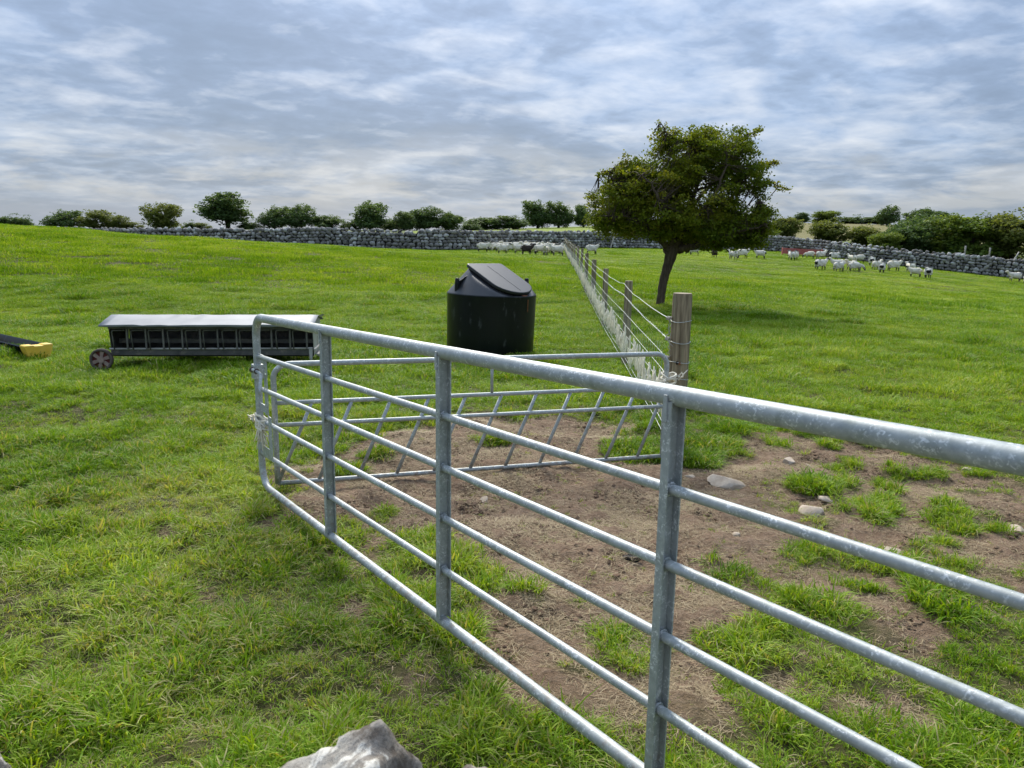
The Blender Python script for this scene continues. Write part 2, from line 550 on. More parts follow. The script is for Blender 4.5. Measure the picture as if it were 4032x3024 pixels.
def m_simple(name, a, b, scale=8.0, rough=0.6, metal=0.0, spec=0.5, bump=0.3, bd=0.004, detail=5, stretch=None, extra=None):
    m, t, out = mat(name)
    P = objco(t)
    if stretch:
        mpn = t.n('ShaderNodeMapping'); mpn.inputs['Scale'].default_value = stretch
        t.l(P, mpn.inputs['Vector']); P = mpn.outputs[0]
    n = t.noise(P, scale, detail, 0.62)
    c = t.ramp(n, [(0.3, a), (0.7, b)])
    if extra:
        sc, lo, hi, cc, amt = extra
        c = t.mix(t.ramp(t.noise(P, sc, 5, 0.65), [(lo, 0.0), (hi, amt)]), c, cc)
    principled(t, out, c, rough, metal, spec, n, bd, bump)
    return m


M['roof'] = m_simple('galvanised_roof_sheet', (0.175, 0.185, 0.20), (0.25, 0.26, 0.275), 3.0, 0.62, 0.1, 0.25, 0.15, 0.004, extra=(24.0, 0.66, 0.74, (0.16, 0.11, 0.08), 0.8))
M['feeder'] = m_simple('dull_feeder_steel', (0.05, 0.05, 0.046), (0.115, 0.11, 0.098), 7.0, 0.6, 0.2, 0.4, 0.2, extra=(12.0, 0.55, 0.7, (0.22, 0.19, 0.15), 0.7))
M['feeder_bar'] = m_simple('worn_feeder_bars', (0.075, 0.075, 0.068), (0.16, 0.15, 0.13), 7.0, 0.6, 0.2, 0.4, 0.2)
M['feeder_pale'] = m_simple('pale_feeder_end', (0.30, 0.29, 0.26), (0.42, 0.41, 0.37), 5.0, 0.65, 0.1, 0.4, 0.2, extra=(9.0, 0.55, 0.7, (0.2, 0.16, 0.11), 0.6))
M['black_plastic'] = m_simple('black_plastic', (0.0035, 0.0048, 0.0048), (0.007, 0.010, 0.009), 4.0, 0.34, 0.0, 0.22, 0.12, 0.003, extra=(5.5, 0.585, 0.65, (0.040, 0.043, 0.042), 0.85), stretch=(1.6, 1.6, 0.5))
M['black_lid'] = m_simple('black_plastic_lid', (0.012, 0.0135, 0.015), (0.024, 0.0255, 0.028), 5.0, 0.42, 0.0, 0.5, 0.1, 0.003, extra=(14.0, 0.70, 0.76, (0.3, 0.3, 0.3), 0.5))
M['rust'] = m_simple('rusty_steel', (0.16, 0.055, 0.022), (0.30, 0.13, 0.06), 30.0, 0.85, 0.2, 0.3, 0.4)
M['yellow'] = m_simple('yellow_plastic', (0.72, 0.44, 0.03), (0.80, 0.55, 0.10), 6.0, 0.5, 0, 0.4, 0.1, extra=(20.0, 0.62, 0.75, (0.55, 0.42, 0.2), 0.6))
M['red'] = m_simple('faded_red_steel', (0.30, 0.06, 0.055), (0.42, 0.13, 0.12), 3.0, 0.7, 0, 0.3, 0.2, extra=(7.0, 0.55, 0.7, (0.26, 0.17, 0.15), 0.7))
M['rubber'] = m_simple('worn_rubber_tyre', (0.055, 0.042, 0.035), (0.14, 0.11, 0.09), 12.0, 0.8, 0, 0.3, 0.3)
M['hub'] = m_simple('dusty_wheel_hub', (0.22, 0.15, 0.12), (0.36, 0.27, 0.22), 10.0, 0.7, 0, 0.3, 0.2)
M['hub_red'] = m_simple('dark_red_wheel_recess', (0.10, 0.02, 0.018), (0.18, 0.04, 0.03), 10.0, 0.7, 0, 0.3, 0.2)
M['wood'] = m_simple('weathered_post_wood', (0.085, 0.064, 0.038), (0.38, 0.31, 0.195), 13.0, 0.85, 0, 0.2, 0.7, 0.006, 6, (3.0, 3.0, 0.22), extra=(5.0, 0.5, 0.7, (0.20, 0.20, 0.11), 0.6))
M['wood_end'] = m_simple('post_end_grain', (0.24, 0.19, 0.13), (0.36, 0.30, 0.22), 30.0, 0.9, 0, 0.2, 0.5)
M['whitewood'] = m_simple('bleached_wood', (0.26, 0.24, 0.20), (0.42, 0.40, 0.35), 9.0, 0.85, 0, 0.2, 0.4)
M['wire'] = m_simple('fence_wire', (0.40, 0.43, 0.40), (0.56, 0.58, 0.55), 20.0, 0.5, 0.5, 0.5, 0.1)
M['twine'] = m_simple('cream_twine', (0.66, 0.60, 0.45), (0.80, 0.75, 0.62), 60.0, 0.9, 0, 0.2, 0.3)
M['wool_bits'] = m_simple('snagged_wool', (0.78, 0.70, 0.52), (0.90, 0.84, 0.67), 40.0, 0.95, 0, 0.1, 0.6, 0.01)
M['bark'] = m_simple('hawthorn_bark', (0.040, 0.028, 0.018), (0.13, 0.10, 0.07), 10.0, 0.9, 0, 0.2, 0.9, 0.02, 6, (3.0, 3.0, 0.5))
M['bark_far'] = m_simple('far_bark', (0.04, 0.032, 0.025), (0.09, 0.075, 0.06), 4.0, 0.9, 0, 0.2, 0.3)
M['fleece'] = m_simple('cream_fleece', (0.58, 0.53, 0.42), (0.74, 0.69, 0.57), 9.0, 0.95, 0, 0.1, 0.8, 0.03)
M['fleece_white'] = m_simple('white_fleece', (0.54, 0.50, 0.42), (0.70, 0.66, 0.57), 9.0, 0.95, 0, 0.1, 0.8, 0.03)
M['fleece_dark'] = m_simple('dark_brown_fleece', (0.030, 0.024, 0.020), (0.065, 0.05, 0.042), 9.0, 0.95, 0, 0.1, 0.8, 0.03)
M['sheep_black'] = m_simple('black_sheep_face', (0.012, 0.011, 0.011), (0.028, 0.026, 0.025), 9.0, 0.8, 0, 0.2, 0.3)
M['sheep_mottled'] = m_simple('mottled_sheep_face', (0.015, 0.013, 0.012), (0.16, 0.145, 0.125), 22.0, 0.85, 0, 0.2, 0.3)


def m_leaf(name, stops, trans=0.3, hue_attr='lcol'):
    m, t, out = mat(name)
    a = t.n('ShaderNodeAttribute', attribute_name=hue_attr)
    sp = t.n('ShaderNodeSeparateColor'); t.l(a.outputs['Color'], sp.inputs[0])
    oi = t.n('ShaderNodeObjectInfo')
    v = t.math('ADD', t.math('MULTIPLY', sp.outputs[0], 0.85), t.math('MULTIPLY', oi.outputs['Random'], 0.15))
    c = t.ramp(v, stops)
    p = t.n('ShaderNodeBsdfPrincipled'); t.l(c, p.inputs['Base Color']); p.inputs['Roughness'].default_value = 0.6
    p.inputs['Specular IOR Level'].default_value = 0.12
    tr = t.n('ShaderNodeBsdfTranslucent'); t.l(t.mix(1.0, c, (1.2, 1.15, 0.6), 'MULTIPLY'), tr.inputs['Color'])
    ms = t.n('ShaderNodeMixShader'); ms.inputs[0].default_value = trans
    t.l(p.outputs[0], ms.inputs[1]); t.l(tr.outputs[0], ms.inputs[2])
    t.l(ms.outputs[0], out.inputs['Surface'])
    return m


M['leaf'] = m_leaf('hawthorn_leaves', [(0.0, (0.040, 0.078, 0.008)), (0.35, (0.100, 0.140, 0.011)), (0.62, (0.185, 0.215, 0.018)), (0.82, (0.235, 0.215, 0.024)), (1.0, (0.38, 0.41, 0.07))], 0.42)
M['leaf_dark'] = m_leaf('dark_far_leaves', [(0.0, (0.050, 0.095, 0.034)), (0.5, (0.095, 0.150, 0.050)), (1.0, (0.16, 0.20, 0.075))], 0.42)
M['leaf_olive'] = m_leaf('olive_far_leaves', [(0.0, (0.080, 0.115, 0.026)), (0.5, (0.140, 0.170, 0.042)), (1.0, (0.22, 0.225, 0.07))], 0.44)
M['leaf_green'] = m_leaf('green_far_leaves', [(0.0, (0.065, 0.115, 0.022)), (0.5, (0.130, 0.185, 0.034)), (1.0, (0.22, 0.27, 0.06))], 0.45)


def m_stone(name, lichen=0.5, objrand=True, sc=1.0):
    m, t, out = mat(name)
    P = objco(t)
    at = t.n('ShaderNodeAttribute', attribute_name='rnd').outputs['Fac']
    oi = t.n('ShaderNodeObjectInfo').outputs['Random']
    rv = t.math('FRACT', t.math('ADD', at, oi))
    ad = t.n('ShaderNodeVectorMath', operation='ADD'); t.l(P, ad.inputs[0])
    cb = t.n('ShaderNodeCombineXYZ'); t.l(t.math('MULTIPLY', oi, 37.0), cb.inputs[0]); t.l(t.math('MULTIPLY', oi, 19.0), cb.inputs[2])
    t.l(cb.outputs[0], ad.inputs[1]); Q = ad.outputs[0]
    n1 = t.noise(Q, 3.2 * sc, 6, 0.65); n2 = t.noise(Q, 14.0 * sc, 6, 0.7); n3 = t.noise(Q, 60.0 * sc, 4, 0.7)
    base = t.ramp(rv, [(0.0, (0.040, 0.037, 0.033)), (0.35, (0.105, 0.10, 0.09)), (0.62, (0.18, 0.174, 0.16)), (0.84, (0.31, 0.305, 0.285)), (1.0, (0.62, 0.62, 0.59))])
    base = t.mix(t.ramp(n1, [(0.35, 0.0), (0.6, 0.6)]), base, t.mix(0.6, base, (0.34, 0.32, 0.285)))
    base = t.mix(t.ramp(n2, [(0.34, 0.8), (0.48, 0.0)]), base, (0.075, 0.068, 0.062))
    lf = t.math('MULTIPLY', t.ramp(n2, [(0.53, 0.0), (0.61, 1.0)]), lichen)
    base = t.mix(lf, base, (0.58, 0.57, 0.54))
    h = t.math('ADD', n2, t.math('MULTIPLY', n3, 0.35))
    principled(t, out, base, 0.92, 0, 0.2, h, 0.02 / sc, 0.8)
    return m


M['stone'] = m_stone('limestone_field_wall', 0.45)
def m_lichen():
    m, t, out = mat('lichened_limestone')
    P = pos(t)
    n1 = t.noise(P, 9.0, 6, 0.62); n2 = t.noise(P, 19.0, 6, 0.66, 0.5); n3 = t.noise(P, 160.0, 4, 0.7)
    c = t.ramp(n1, [(0.35, (0.20, 0.175, 0.145)), (0.65, (0.36, 0.335, 0.29))])
    c = t.mix(t.ramp(n2, [(0.38, 0.9), (0.47, 0.0)]), c, (0.085, 0.068, 0.052))
    c = t.mix(t.ramp(n2, [(0.53, 0.0), (0.57, 0.9)]), c, (0.60, 0.57, 0.50))
    c = t.mix(t.ramp(n3, [(0.56, 0.0), (0.68, 0.5)]), c, (0.14, 0.125, 0.11))
    principled(t, out, c, 0.93, 0, 0.2, t.math('ADD', n2, t.math('MULTIPLY', n3, 0.4)), 0.008, 0.8)
    return m


M['stone_near'] = m_lichen()
M['core'] = m_simple('rubble_core', (0.02, 0.019, 0.018), (0.05, 0.048, 0.045), 3.0, 0.95, 0, 0.1, 0.5, 0.05)
M['rock'] = m_simple('pale_field_rock', (0.30, 0.235, 0.17), (0.52, 0.44, 0.345), 9.0, 0.9, 0, 0.2, 0.6, 0.012, 6)
M['clod'] = m_simple('soil_crumbs', (0.075, 0.045, 0.028), (0.24, 0.16, 0.105), 3.0, 0.95, 0, 0.1, 0.5, 0.01)
M['dung'] = m_simple('dark_dung_and_hole', (0.012, 0.010, 0.008), (0.03, 0.025, 0.02), 30.0, 0.8, 0, 0.3, 0.6, 0.01)  # also colours the disc that stands for the shade in the post hole

# ------------------------------------------------------------------ ground sheet
def axis(lo, hi, step, out_lo, out_hi, grow=1.065, cap=40.0):
    a = list(np.arange(lo, hi + 1e-6, step))
    s = step
    while a[-1] < out_hi:
        s = min(s * grow, cap); a.append(a[-1] + s)
    s = step; b = []; x = lo
    while x > out_lo:
        s = min(s * grow, cap); x -= s; b.append(x)
    return np.array(b[::-1] + a)


gx = axis(-2.6, 3.6, 0.03, -1100, 1100)
gy = axis(1.4, 7.0, 0.03, -40, 1500)
GX, GY = np.meshgrid(gx, gy)
GB = bare_mask(GX, GY)
GZ = ground_z(GX, GY)
# trodden soil: hoof pocks and crumbs
soilr = (fbm(GX, GY, 8.0, 3, 41) - 0.5) * 0.055 + (fbm(GX, GY, 24.0, 2, 47) - 0.5) * 0.034 - 0.012
GZ = GZ + GB * soilr * (np.abs(GX) < 6) * (GY < 9)
nxg, nyg = len(gx), len(gy)
gv = np.stack([GX, GY, GZ], -1).reshape(-1, 3)
ii = np.arange(nxg * nyg).reshape(nyg, nxg)
gf = np.stack([ii[:-1, :-1], ii[:-1, 1:], ii[1:, 1:], ii[1:, :-1]], -1).reshape(-1, 4)
gme = bpy.data.meshes.new('ground')
gme.vertices.add(len(gv)); gme.vertices.foreach_set('co', gv.ravel())
gme.loops.add(gf.size); gme.loops.foreach_set('vertex_index', gf.ravel())
gme.polygons.add(len(gf)); gme.polygons.foreach_set('loop_start', np.arange(0, gf.size, 4))
gme.polygons.foreach_set('loop_total', np.full(len(gf), 4))
gme.update(calc_edges=True)
gme.polygons.foreach_set('use_smooth', [True] * len(gf))
at = gme.attributes.new('bare', 'FLOAT', 'POINT'); at.data.foreach_set('value', GB.ravel())


def wall_y(x):
    """y of the far wall line at x"""
    return np.interp(x, WALL_PTS[:, 0], WALL_PTS[:, 1])


tx, ty = GX.ravel(), GY.ravel()
turf = np.tile(np.array([0.085, 0.080, 0.028]), (len(tx), 1))          # thatch under the pasture sward
ff = sstep(45, 80, ty)[:, None]
turf = turf * (1 - ff) + np.array([0.105, 0.185, 0.022]) * ff
beyond = ty > wall_y(tx) + 0.5
fld = fbm(tx, ty, 0.03, 3, 77)
mead = beyond & (tx < 34)
turf[mead] = np.array([0.185, 0.245, 0.026])
stub = beyond & (tx >= 30) & (ty > 118)
turf[stub] = np.array([0.175, 0.150, 0.062])
scrub = beyond & (tx >= 30) & (ty <= 118)
turf[scrub] = np.array([0.10, 0.135, 0.03])
farl = beyond & (tx < -14) & (ty > 92)
turf[farl] = np.array([0.07, 0.10, 0.03])
at = gme.attributes.new('turf', 'FLOAT_COLOR', 'POINT')
at.data.foreach_set('color', np.c_[turf, np.ones(len(turf))].ravel())
gme.materials.append(M['ground'])
ground = bpy.data.objects.new('ground', gme)
col.objects.link(ground)
tag(ground, kind='structure')

# ------------------------------------------------------------------ grass tufts (scattered as stuff)
def blades_mesh(name, n, rad, h0, h1, w0, w1, bend0, bend1, material, seed, segs=3, flat=0.0):
    r = np.random.default_rng(seed)
    ang = r.uniform(0, 2 * np.pi, n); rr = rad * np.sqrt(r.uniform(0, 1, n))
    bx, by = rr * np.cos(ang), rr * np.sin(ang)
    da = ang + r.normal(0, 0.9, n)
    h = r.uniform(h0, h1, n) * (1 - 0.35 * (rr / rad) ** 2)
    bend = r.uniform(bend0, bend1, n)
    w = r.uniform(w0, w1, n)
    tw = r.normal(0, 0.5, n)
    V = []; A = []
    S = np.linspace(0, 1, segs + 1)
    rv = r.uniform(0, 1, n); dv = r.uniform(0, 1, n)
    for k, s in enumerate(S):
        out = h * bend * s ** 1.8
        up = h * (s - 0.55 * np.minimum(bend, 1.5) * s ** 2.4) * (1 - flat) + 0.003
        cx = bx + np.cos(da) * out; cy = by + np.sin(da) * out
        ww = w * (1.0, 0.95, 0.7, 0.0)[k] * 0.5 if segs == 3 else w * (1.0, 0.85, 0.0)[k] * 0.5
        sx, sy = -np.sin(da + tw), np.cos(da + tw)
        if k < segs:
            V.append(np.stack([cx - sx * ww, cy - sy * ww, up], -1)); A.append(np.stack([rv, np.full(n, s), dv], -1))
            V.append(np.stack([cx + sx * ww, cy + sy * ww, up], -1)); A.append(np.stack([rv, np.full(n, s), dv], -1))
        else:
            V.append(np.stack([cx, cy, up], -1)); A.append(np.stack([rv, np.full(n, s), dv], -1))
    nv = 2 * segs + 1
    V = np.stack(V, 1).reshape(-1, 3); A = np.stack(A, 1).reshape(-1, 3)
    base = (np.arange(n) * nv)[:, None]
    F = []
    for k in range(segs - 1):
        F += (base + np.array([2 * k, 2 * k + 1, 2 * k + 3, 2 * k + 2])).tolist()
    F += (base + np.array([2 * segs - 2, 2 * segs - 1, 2 * segs])).tolist()
    me = me_from(name, V, F, True)
    a = me.attributes.new('bcol', 'FLOAT_COLOR', 'POINT')
    a.data.foreach_set('color', np.c_[A, np.ones(len(A))].ravel())
    me.materials.append(material)
    return me


def instancer(name, label, pts, rotz, scl, idx, tint, dry, meshes, cat='grass', tilt=None):
    c = bpy.data.collections.new(name + '_pieces')
    for k, me in enumerate(meshes):
        o = bpy.data.objects.new('%s_piece_%02d' % (name, k), me)
        c.objects.link(o)
    me = bpy.data.meshes.new(name)
    me.vertices.add(len(pts)); me.vertices.foreach_set('co', np.asarray(pts, np.float32).ravel())
    rot = np.zeros((len(pts), 3)); rot[:, 2] = rotz
    if tilt is not None:
        rot[:, 0] = tilt[0]; rot[:, 1] = tilt[1]
    a = me.attributes.new('rot', 'FLOAT_VECTOR', 'POINT'); a.data.foreach_set('vector', rot.astype(np.float32).ravel())
    a = me.attributes.new('scl', 'FLOAT_VECTOR', 'POINT'); a.data.foreach_set('vector', np.asarray(scl, np.float32).ravel())
    a = me.attributes.new('idx', 'INT', 'POINT'); a.data.foreach_set('value', np.asarray(idx, np.int32))
    a = me.attributes.new('tint', 'FLOAT', 'POINT'); a.data.foreach_set('value', np.asarray(tint, np.float32))
    a = me.attributes.new('dry', 'FLOAT', 'POINT'); a.data.foreach_set('value', np.asarray(dry, np.float32))
    o = bpy.data.objects.new(name, me)
    col.objects.link(o)
    ng = bpy.data.node_groups.new(name, 'GeometryNodeTree')
    ng.interface.new_socket('Geometry', in_out='INPUT', socket_type='NodeSocketGeometry')
    ng.interface.new_socket('Geometry', in_out='OUTPUT', socket_type='NodeSocketGeometry')
    N = ng.nodes
    gi = N.new('NodeGroupInput'); go = N.new('NodeGroupOutput')
    ci = N.new('GeometryNodeCollectionInfo'); ci.inputs['Collection'].default_value = c
    ci.inputs['Separate Children'].default_value = True; ci.inputs['Reset Children'].default_value = True
    ip = N.new('GeometryNodeInstanceOnPoints'); ip.inputs['Pick Instance'].default_value = True

    def na(nm, typ):
        q = N.new('GeometryNodeInputNamedAttribute'); q.data_type = typ; q.inputs['Name'].default_value = nm
        return q.outputs['Attribute']
    er = N.new('FunctionNodeEulerToRotation')
    L = ng.links
    L.new(na('rot', 'FLOAT_VECTOR'), er.inputs[0]); L.new(er.outputs[0], ip.inputs['Rotation'])
    L.new(na('scl', 'FLOAT_VECTOR'), ip.inputs['Scale'])
    L.new(na('idx', 'INT'), ip.inputs['Instance Index'])
    L.new(gi.outputs[0], ip.inputs['Points']); L.new(ci.outputs[0], ip.inputs['Instance'])
    L.new(ip.outputs[0], go.inputs[0])
    md = o.modifiers.new('scatter', 'NODES'); md.node_group = ng
    tag(o, label, cat, kind='stuff')
    return o


# footprints kept free of grass: tank, feeder base, corner post, trunk, plastic trough
def blocked(x, y):
    b = np.hypot(x + 0.31, y - 10.40) < 0.57
    b |= (np.hypot(x - 1.23, y - 5.57) < 0.07)
    b |= (np.hypot(x - 3.51, y - 18.4) < 0.12)
    return b


def scatter_zone(y0, y1, dens, seed, margin=1.2):
    r = np.random.default_rng(seed)
    xmax = 0.70 * y1 + margin + 0.4
    n = int(dens * (y1 - y0) * 2 * xmax)
    x = r.uniform(-xmax, xmax, n); y = r.uniform(y0, y1, n)
    k = np.abs(x) < 0.70 * y + margin
    x, y = x[k], y[k]
    k = (y < wall_y(x) - 0.15) & ~blocked(x, y)
    return x[k], y[k], r


def tuss(x, y):
    return sstep(0.62, 0.72, fbm(x * 0.8, y, 1.15, 3, 83)) + 0.7 * sstep(0.64, 0.74, fbm(x * 0.6, y, 0.42, 3, 87))


def tints(x, y, r):
    big = fbm(x, y, 0.22, 3, 11); mid = fbm(x, y, 1.1, 3, 12); fine = fbm(x, y, 4.0, 2, 13)
    streak = fbm(x * 0.35, y, 0.5, 3, 21)
    t = 0.5 + (big - 0.5) * 0.55 + (mid - 0.5) * 0.75 + (fine - 0.5) * 0.45 + (streak - 0.5) * 0.45 + r.normal(0, 0.07, len(x))
    # grazed-out, paler sward left of the gate; lush strip along the fence and under the tree
    pale = np.exp(-(((x + 1.9) / 1.3) ** 2 + ((y - 4.3) / 1.3) ** 2)) + 0.6 * np.exp(-(((x + 0.9) / 1.0) ** 2 + ((y - 2.6) / 0.8) ** 2))
    t = t + 0.24 * pale
    lush = np.exp(-((x - (1.2 + 0.05 * (y - 5.5))) / 0.9) ** 2) * sstep(4.5, 6.0, y)
    t = t - 0.16 * lush
    t = t + 0.08 * sstep(12, 40, y)
    d = 0.05 + 0.05 * sstep(7, 5, y) + 0.42 * np.clip(pale, 0, 1) * sstep(0.42, 0.62, fbm(x, y, 1.7, 3, 14)) + 0.14 * sstep(0.60, 0.72, fbm(x, y, 0.8, 3, 15)) * sstep(9, 5, y)
    # darker, taller tussocks where the sheep leave it
    t = t - 0.30 * tuss(x, y) * (1 - 0.6 * sstep(16, 30, y))
    return np.clip(t, 0.02, 1.0), np.clip(d, 0, 0.8)


near_meshes = [blades_mesh('tuft', 32, 0.048, 0.035, 0.090, 0.0034, 0.0064, 0.25, 1.15, M['grass'], 100 + k) for k in range(6)]
near_meshes += [blades_mesh('tuft', 28, 0.055, 0.045, 0.110, 0.0032, 0.0056, 0.5, 1.6, M['grass'], 140 + k) for k in range(4)]
near_meshes += [blades_mesh('tuft', 30, 0.06, 0.02, 0.055, 0.0032, 0.0054, 0.6, 1.8, M['grass'], 180 + k) for k in range(3)]

# zone 1: right in front of the wall, up to the corner post
x, y, r = scatter_zone(0.9, 7.4, 900, 1)
b = bare_mask(x, y)
clump = fbm(x, y, 3.2, 3, 61)
keep = r.uniform(0, 1, len(x)) < np.clip((1.05 - b * 1.12) * (0.55 + 0.8 * sstep(0.36, 0.56, clump)), 0.07, 1)
x, y, b, clump = x[keep], y[keep], b[keep], clump[keep]
t, d = tints(x, y, r)
d = np.clip(d + 0.25 * sstep(0.2, 0.7, b), 0, 0.8)
lush = sstep(0.40, 0.62, clump) * (1 - b)
idx = np.where(r.uniform(0, 1, len(x)) < 0.35 + 0.5 * sstep(0.25, 0.7, b) - 0.25 * lush, r.integers(10, 13, len(x)), r.integers(0, 10, len(x)))
s = (0.62 + 0.62 * lush + r.normal(0, 0.10, len(x))).clip(0.4, 1.6)
s = s * (1.0 - 0.35 * sstep(0.3, 0.8, b))
wd = fbm(x, y, 1.3, 2, 66) * 6.28 * 1.5
tl = (r.normal(0, 0.22, len(x)) + 0.18 * np.cos(wd), r.normal(0, 0.22, len(x)) + 0.18 * np.sin(wd))
instancer('near_grass', 'tufted green grass in the foreground around the gates', np.stack([x, y, ground_z(x, y) - 0.012 * b - 0.004], -1),
          r.uniform(0, 6.28, len(x)), np.stack([s, s, s * r.uniform(0.8, 1.15, len(x))], -1), idx, t, d, near_meshes, tilt=tl)

# zone 2: middle field
mid_meshes = [blades_mesh('patch', 64, 0.14, 0.05, 0.125, 0.0042, 0.0072, 0.3, 1.3, M['grass'], 200 + k) for k in range(6)]
x, y, r = scatter_zone(7.2, 20.0, 140, 2, 2.5)
t, d = tints(x, y, r)
clump = fbm(x, y, 1.6, 3, 62)
s = (0.72 + 0.45 * sstep(0.42, 0.65, clump) + 0.5 * tuss(x, y) + r.normal(0, 0.08, len(x))).clip(0.5, 1.8)
tl = (r.normal(0, 0.12, len(x)), r.normal(0, 0.12, len(x)))
instancer('field_grass', 'short bright pasture grass around the feeder and the tank', np.stack([x, y, ground_z(x, y) - 0.006], -1),
          r.uniform(0, 6.28, len(x)), np.stack([s, s, s * (0.75 + 0.45 * clump)], -1), r.integers(0, 6, len(x)), t, d, mid_meshes, tilt=tl)

# zone 3: far field up to the stone wall
far_meshes = [blades_mesh('sward', 90, 0.42, 0.05, 0.12, 0.010, 0.018, 0.3, 1.2, M['grass'], 300 + k, segs=2) for k in range(5)]
x, y, r = scatter_zone(19.5, 82.0, 13.5, 3, 4)
dk = r.uniform(0, 1, len(x)) < np.clip(34.0 / y, 0.45, 1.0)
x, y = x[dk], y[dk]
t, d = tints(x, y, r)
s = r.uniform(0.8, 1.25, len(x)) * (1 + 0.25 * sstep(30, 60, y))
hz = (0.7 + 0.7 * fbm(x, y, 0.6, 3, 63)) * (1 - 0.5 * sstep(28, 48, y)) * (1 + 0.9 * tuss(x, y))
instancer('far_grass', 'open pasture grass reaching back to the far stone wall', np.stack([x, y, ground_z(x, y) - 0.01], -1),
          r.uniform(0, 6.28, len(x)), np.stack([s, s, s * hz], -1), r.integers(0, 5, len(x)), t, d * 0.5, far_meshes)

# rank grass left standing round posts, trunk, feeder and tank
rr = np.random.default_rng(55)
RX, RY = [], []
for (cx, cy, rad, n) in [(1.23, 5.57, 0.30, 90), (1.33, 5.36, 0.16, 60), (3.5, 18.4, 0.5, 60), (0.95, 5.5, 0.25, 50), (1.98, 4.80, 0.12, 45)]:
    a = rr.uniform(0, 6.28, n); q = rad * np.sqrt(rr.uniform(0.05, 1, n))
    RX.append(cx + q * np.cos(a)); RY.append(cy + q * np.sin(a))
a = rr.uniform(0, 6.28, 150); RX.append(-0.31 + 0.64 * np.cos(a)); RY.append(10.40 + 0.64 * np.sin(a))
u = rr.uniform(0, 1, 260); v = rr.uniform(-0.12, 0.22, 260)
RX.append(-4.75 + 2.5 * u); RY.append(8.52 + 0.26 * u + v)
for k in range(13):
    yy = 5.6 + 4.15 * k; a = rr.uniform(0, 6.28, 26); q = 0.28 * np.sqrt(rr.uniform(0, 1, 26))
    RX.append(1.22 + 0.0505 * (yy - 5.6) + q * np.cos(a)); RY.append(yy + q * np.sin(a))
x = np.concatenate(RX); y = np.concatenate(RY)
k = ~blocked(x, y); x, y = x[k], y[k]
s = rr.uniform(1.0, 1.75, len(x))
instancer('rank_grass', 'longer ungrazed grass at the foot of posts, feeder and tank', np.stack([x, y, ground_z(x, y) - 0.01], -1),
          rr.uniform(0, 6.28, len(x)), np.stack([s, s, s * 1.05], -1), rr.integers(0, 10, len(x)), rr.uniform(0.15, 0.6, len(x)), rr.uniform(0, 0.12, len(x)), near_meshes)

# dry litter and crumbs of earth on the trodden soil
litter_meshes = [blades_mesh('litter', 14, 0.07, 0.02, 0.07, 0.0016, 0.0030, 0.9, 1.6, M['straw'], 400 + k, flat=0.86) for k in range(5)]
r = np.random.default_rng(9)
x = r.uniform(-2.4, 4.4, 62000); y = r.uniform(1.9, 7.2, 62000)
b = bare_mask(x, y)
k = (b > 0.25) & (r.uniform(0, 1, len(x)) < 0.30 + 0.6 * sstep(0.4, 0.6, fbm(x, y, 2.5, 3, 71)))
x, y = x[k], y[k]
s = r.uniform(0.4, 1.1, len(x))
instancer('dry_litter', 'dry straw and dead grass strewn over the trodden soil', np.stack([x, y, ground_z(x, y) - 0.010], -1), r.uniform(0, 6.28, len(x)),
          np.stack([s, s, s], -1), r.integers(0, 5, len(x)), r.uniform(0.1, 1, len(x)), r.uniform(0.1, 0.5, len(x)), litter_meshes, 'dry grass')


# dead thatch lying between the live blades
x, y, r4 = scatter_zone(1.2, 7.4, 90, 44)
b = bare_mask(x, y); k = b < 0.5
x, y = x[k], y[k]
s = r4.uniform(0.5, 1.2, len(x))
instancer('thatch', 'dead grass thatch between the tufts in the foreground', np.stack([x, y, ground_z(x, y) - 0.002], -1), r4.uniform(0, 6.28, len(x)),
          np.stack([s, s, s * 1.6], -1), r4.integers(0, 5, len(x)), r4.uniform(0.1, 1, len(x)), r4.uniform(0.1, 0.5, len(x)), litter_meshes, 'dry grass')


def stone_mesh(name, seed, sub=2, dims=(1, 1, 1), planes=13, rough=0.03, material=None, hmin=0.62):
    """angular stone: icosphere clipped by random planes"""
    bm = bmesh.new()
    bmesh.ops.create_icosphere(bm, subdivisions=sub, radius=1.0)
    r = np.random.default_rng(seed)
    N = r.normal(size=(planes, 3)); N /= np.linalg.norm(N, axis=1, keepdims=True)
    Hh = r.uniform(hmin, 1.0, planes)
    for v in bm.verts:
        d = np.array(v.co); d /= np.linalg.norm(d)
        q = N @ d
        rad = min(1.0, float(np.min(np.where(q > 0.05, Hh / np.maximum(q, 0.05), 9))))
        rad *= 1 + r.normal(0, rough)
        v.co = Vector((d * rad * np.asarray(dims)).tolist())
    me = bpy.data.meshes.new(name)
    bm.to_mesh(me); bm.free()
    if sub >= 3:
        me.polygons.foreach_set('use_smooth', [True] * len(me.polygons))
    if material: me.materials.append(material)
    return me


clods = [stone_mesh('crumb', 500 + k, 1, (0.011, 0.010, 0.007), 9, 0.08, M['clod']) for k in range(5)]
x = r.uniform(-2.4, 4.4, 46000); y = r.uniform(1.9, 7.2, 46000)
b = bare_mask(x, y)
k = (b > 0.5) & (r.uniform(0, 1, len(x)) < 0.10 + 0.75 * sstep(0.45, 0.65, fbm(x, y, 3.5, 3, 73)))
x, y = x[k], y[k]
s = r.lognormal(-0.25, 0.5, len(x)).clip(0.3, 1.9)
instancer('soil_crumbs', 'loose crumbs of brown earth on the trodden soil', np.stack([x, y, ground_z(x, y) - 0.010], -1), r.uniform(0, 6.28, len(x)),
          np.stack([s, s, s], -1), r.integers(0, 5, len(x)), r.uniform(0, 1, len(x)), r.uniform(0, 0.1, len(x)), clods, 'soil')

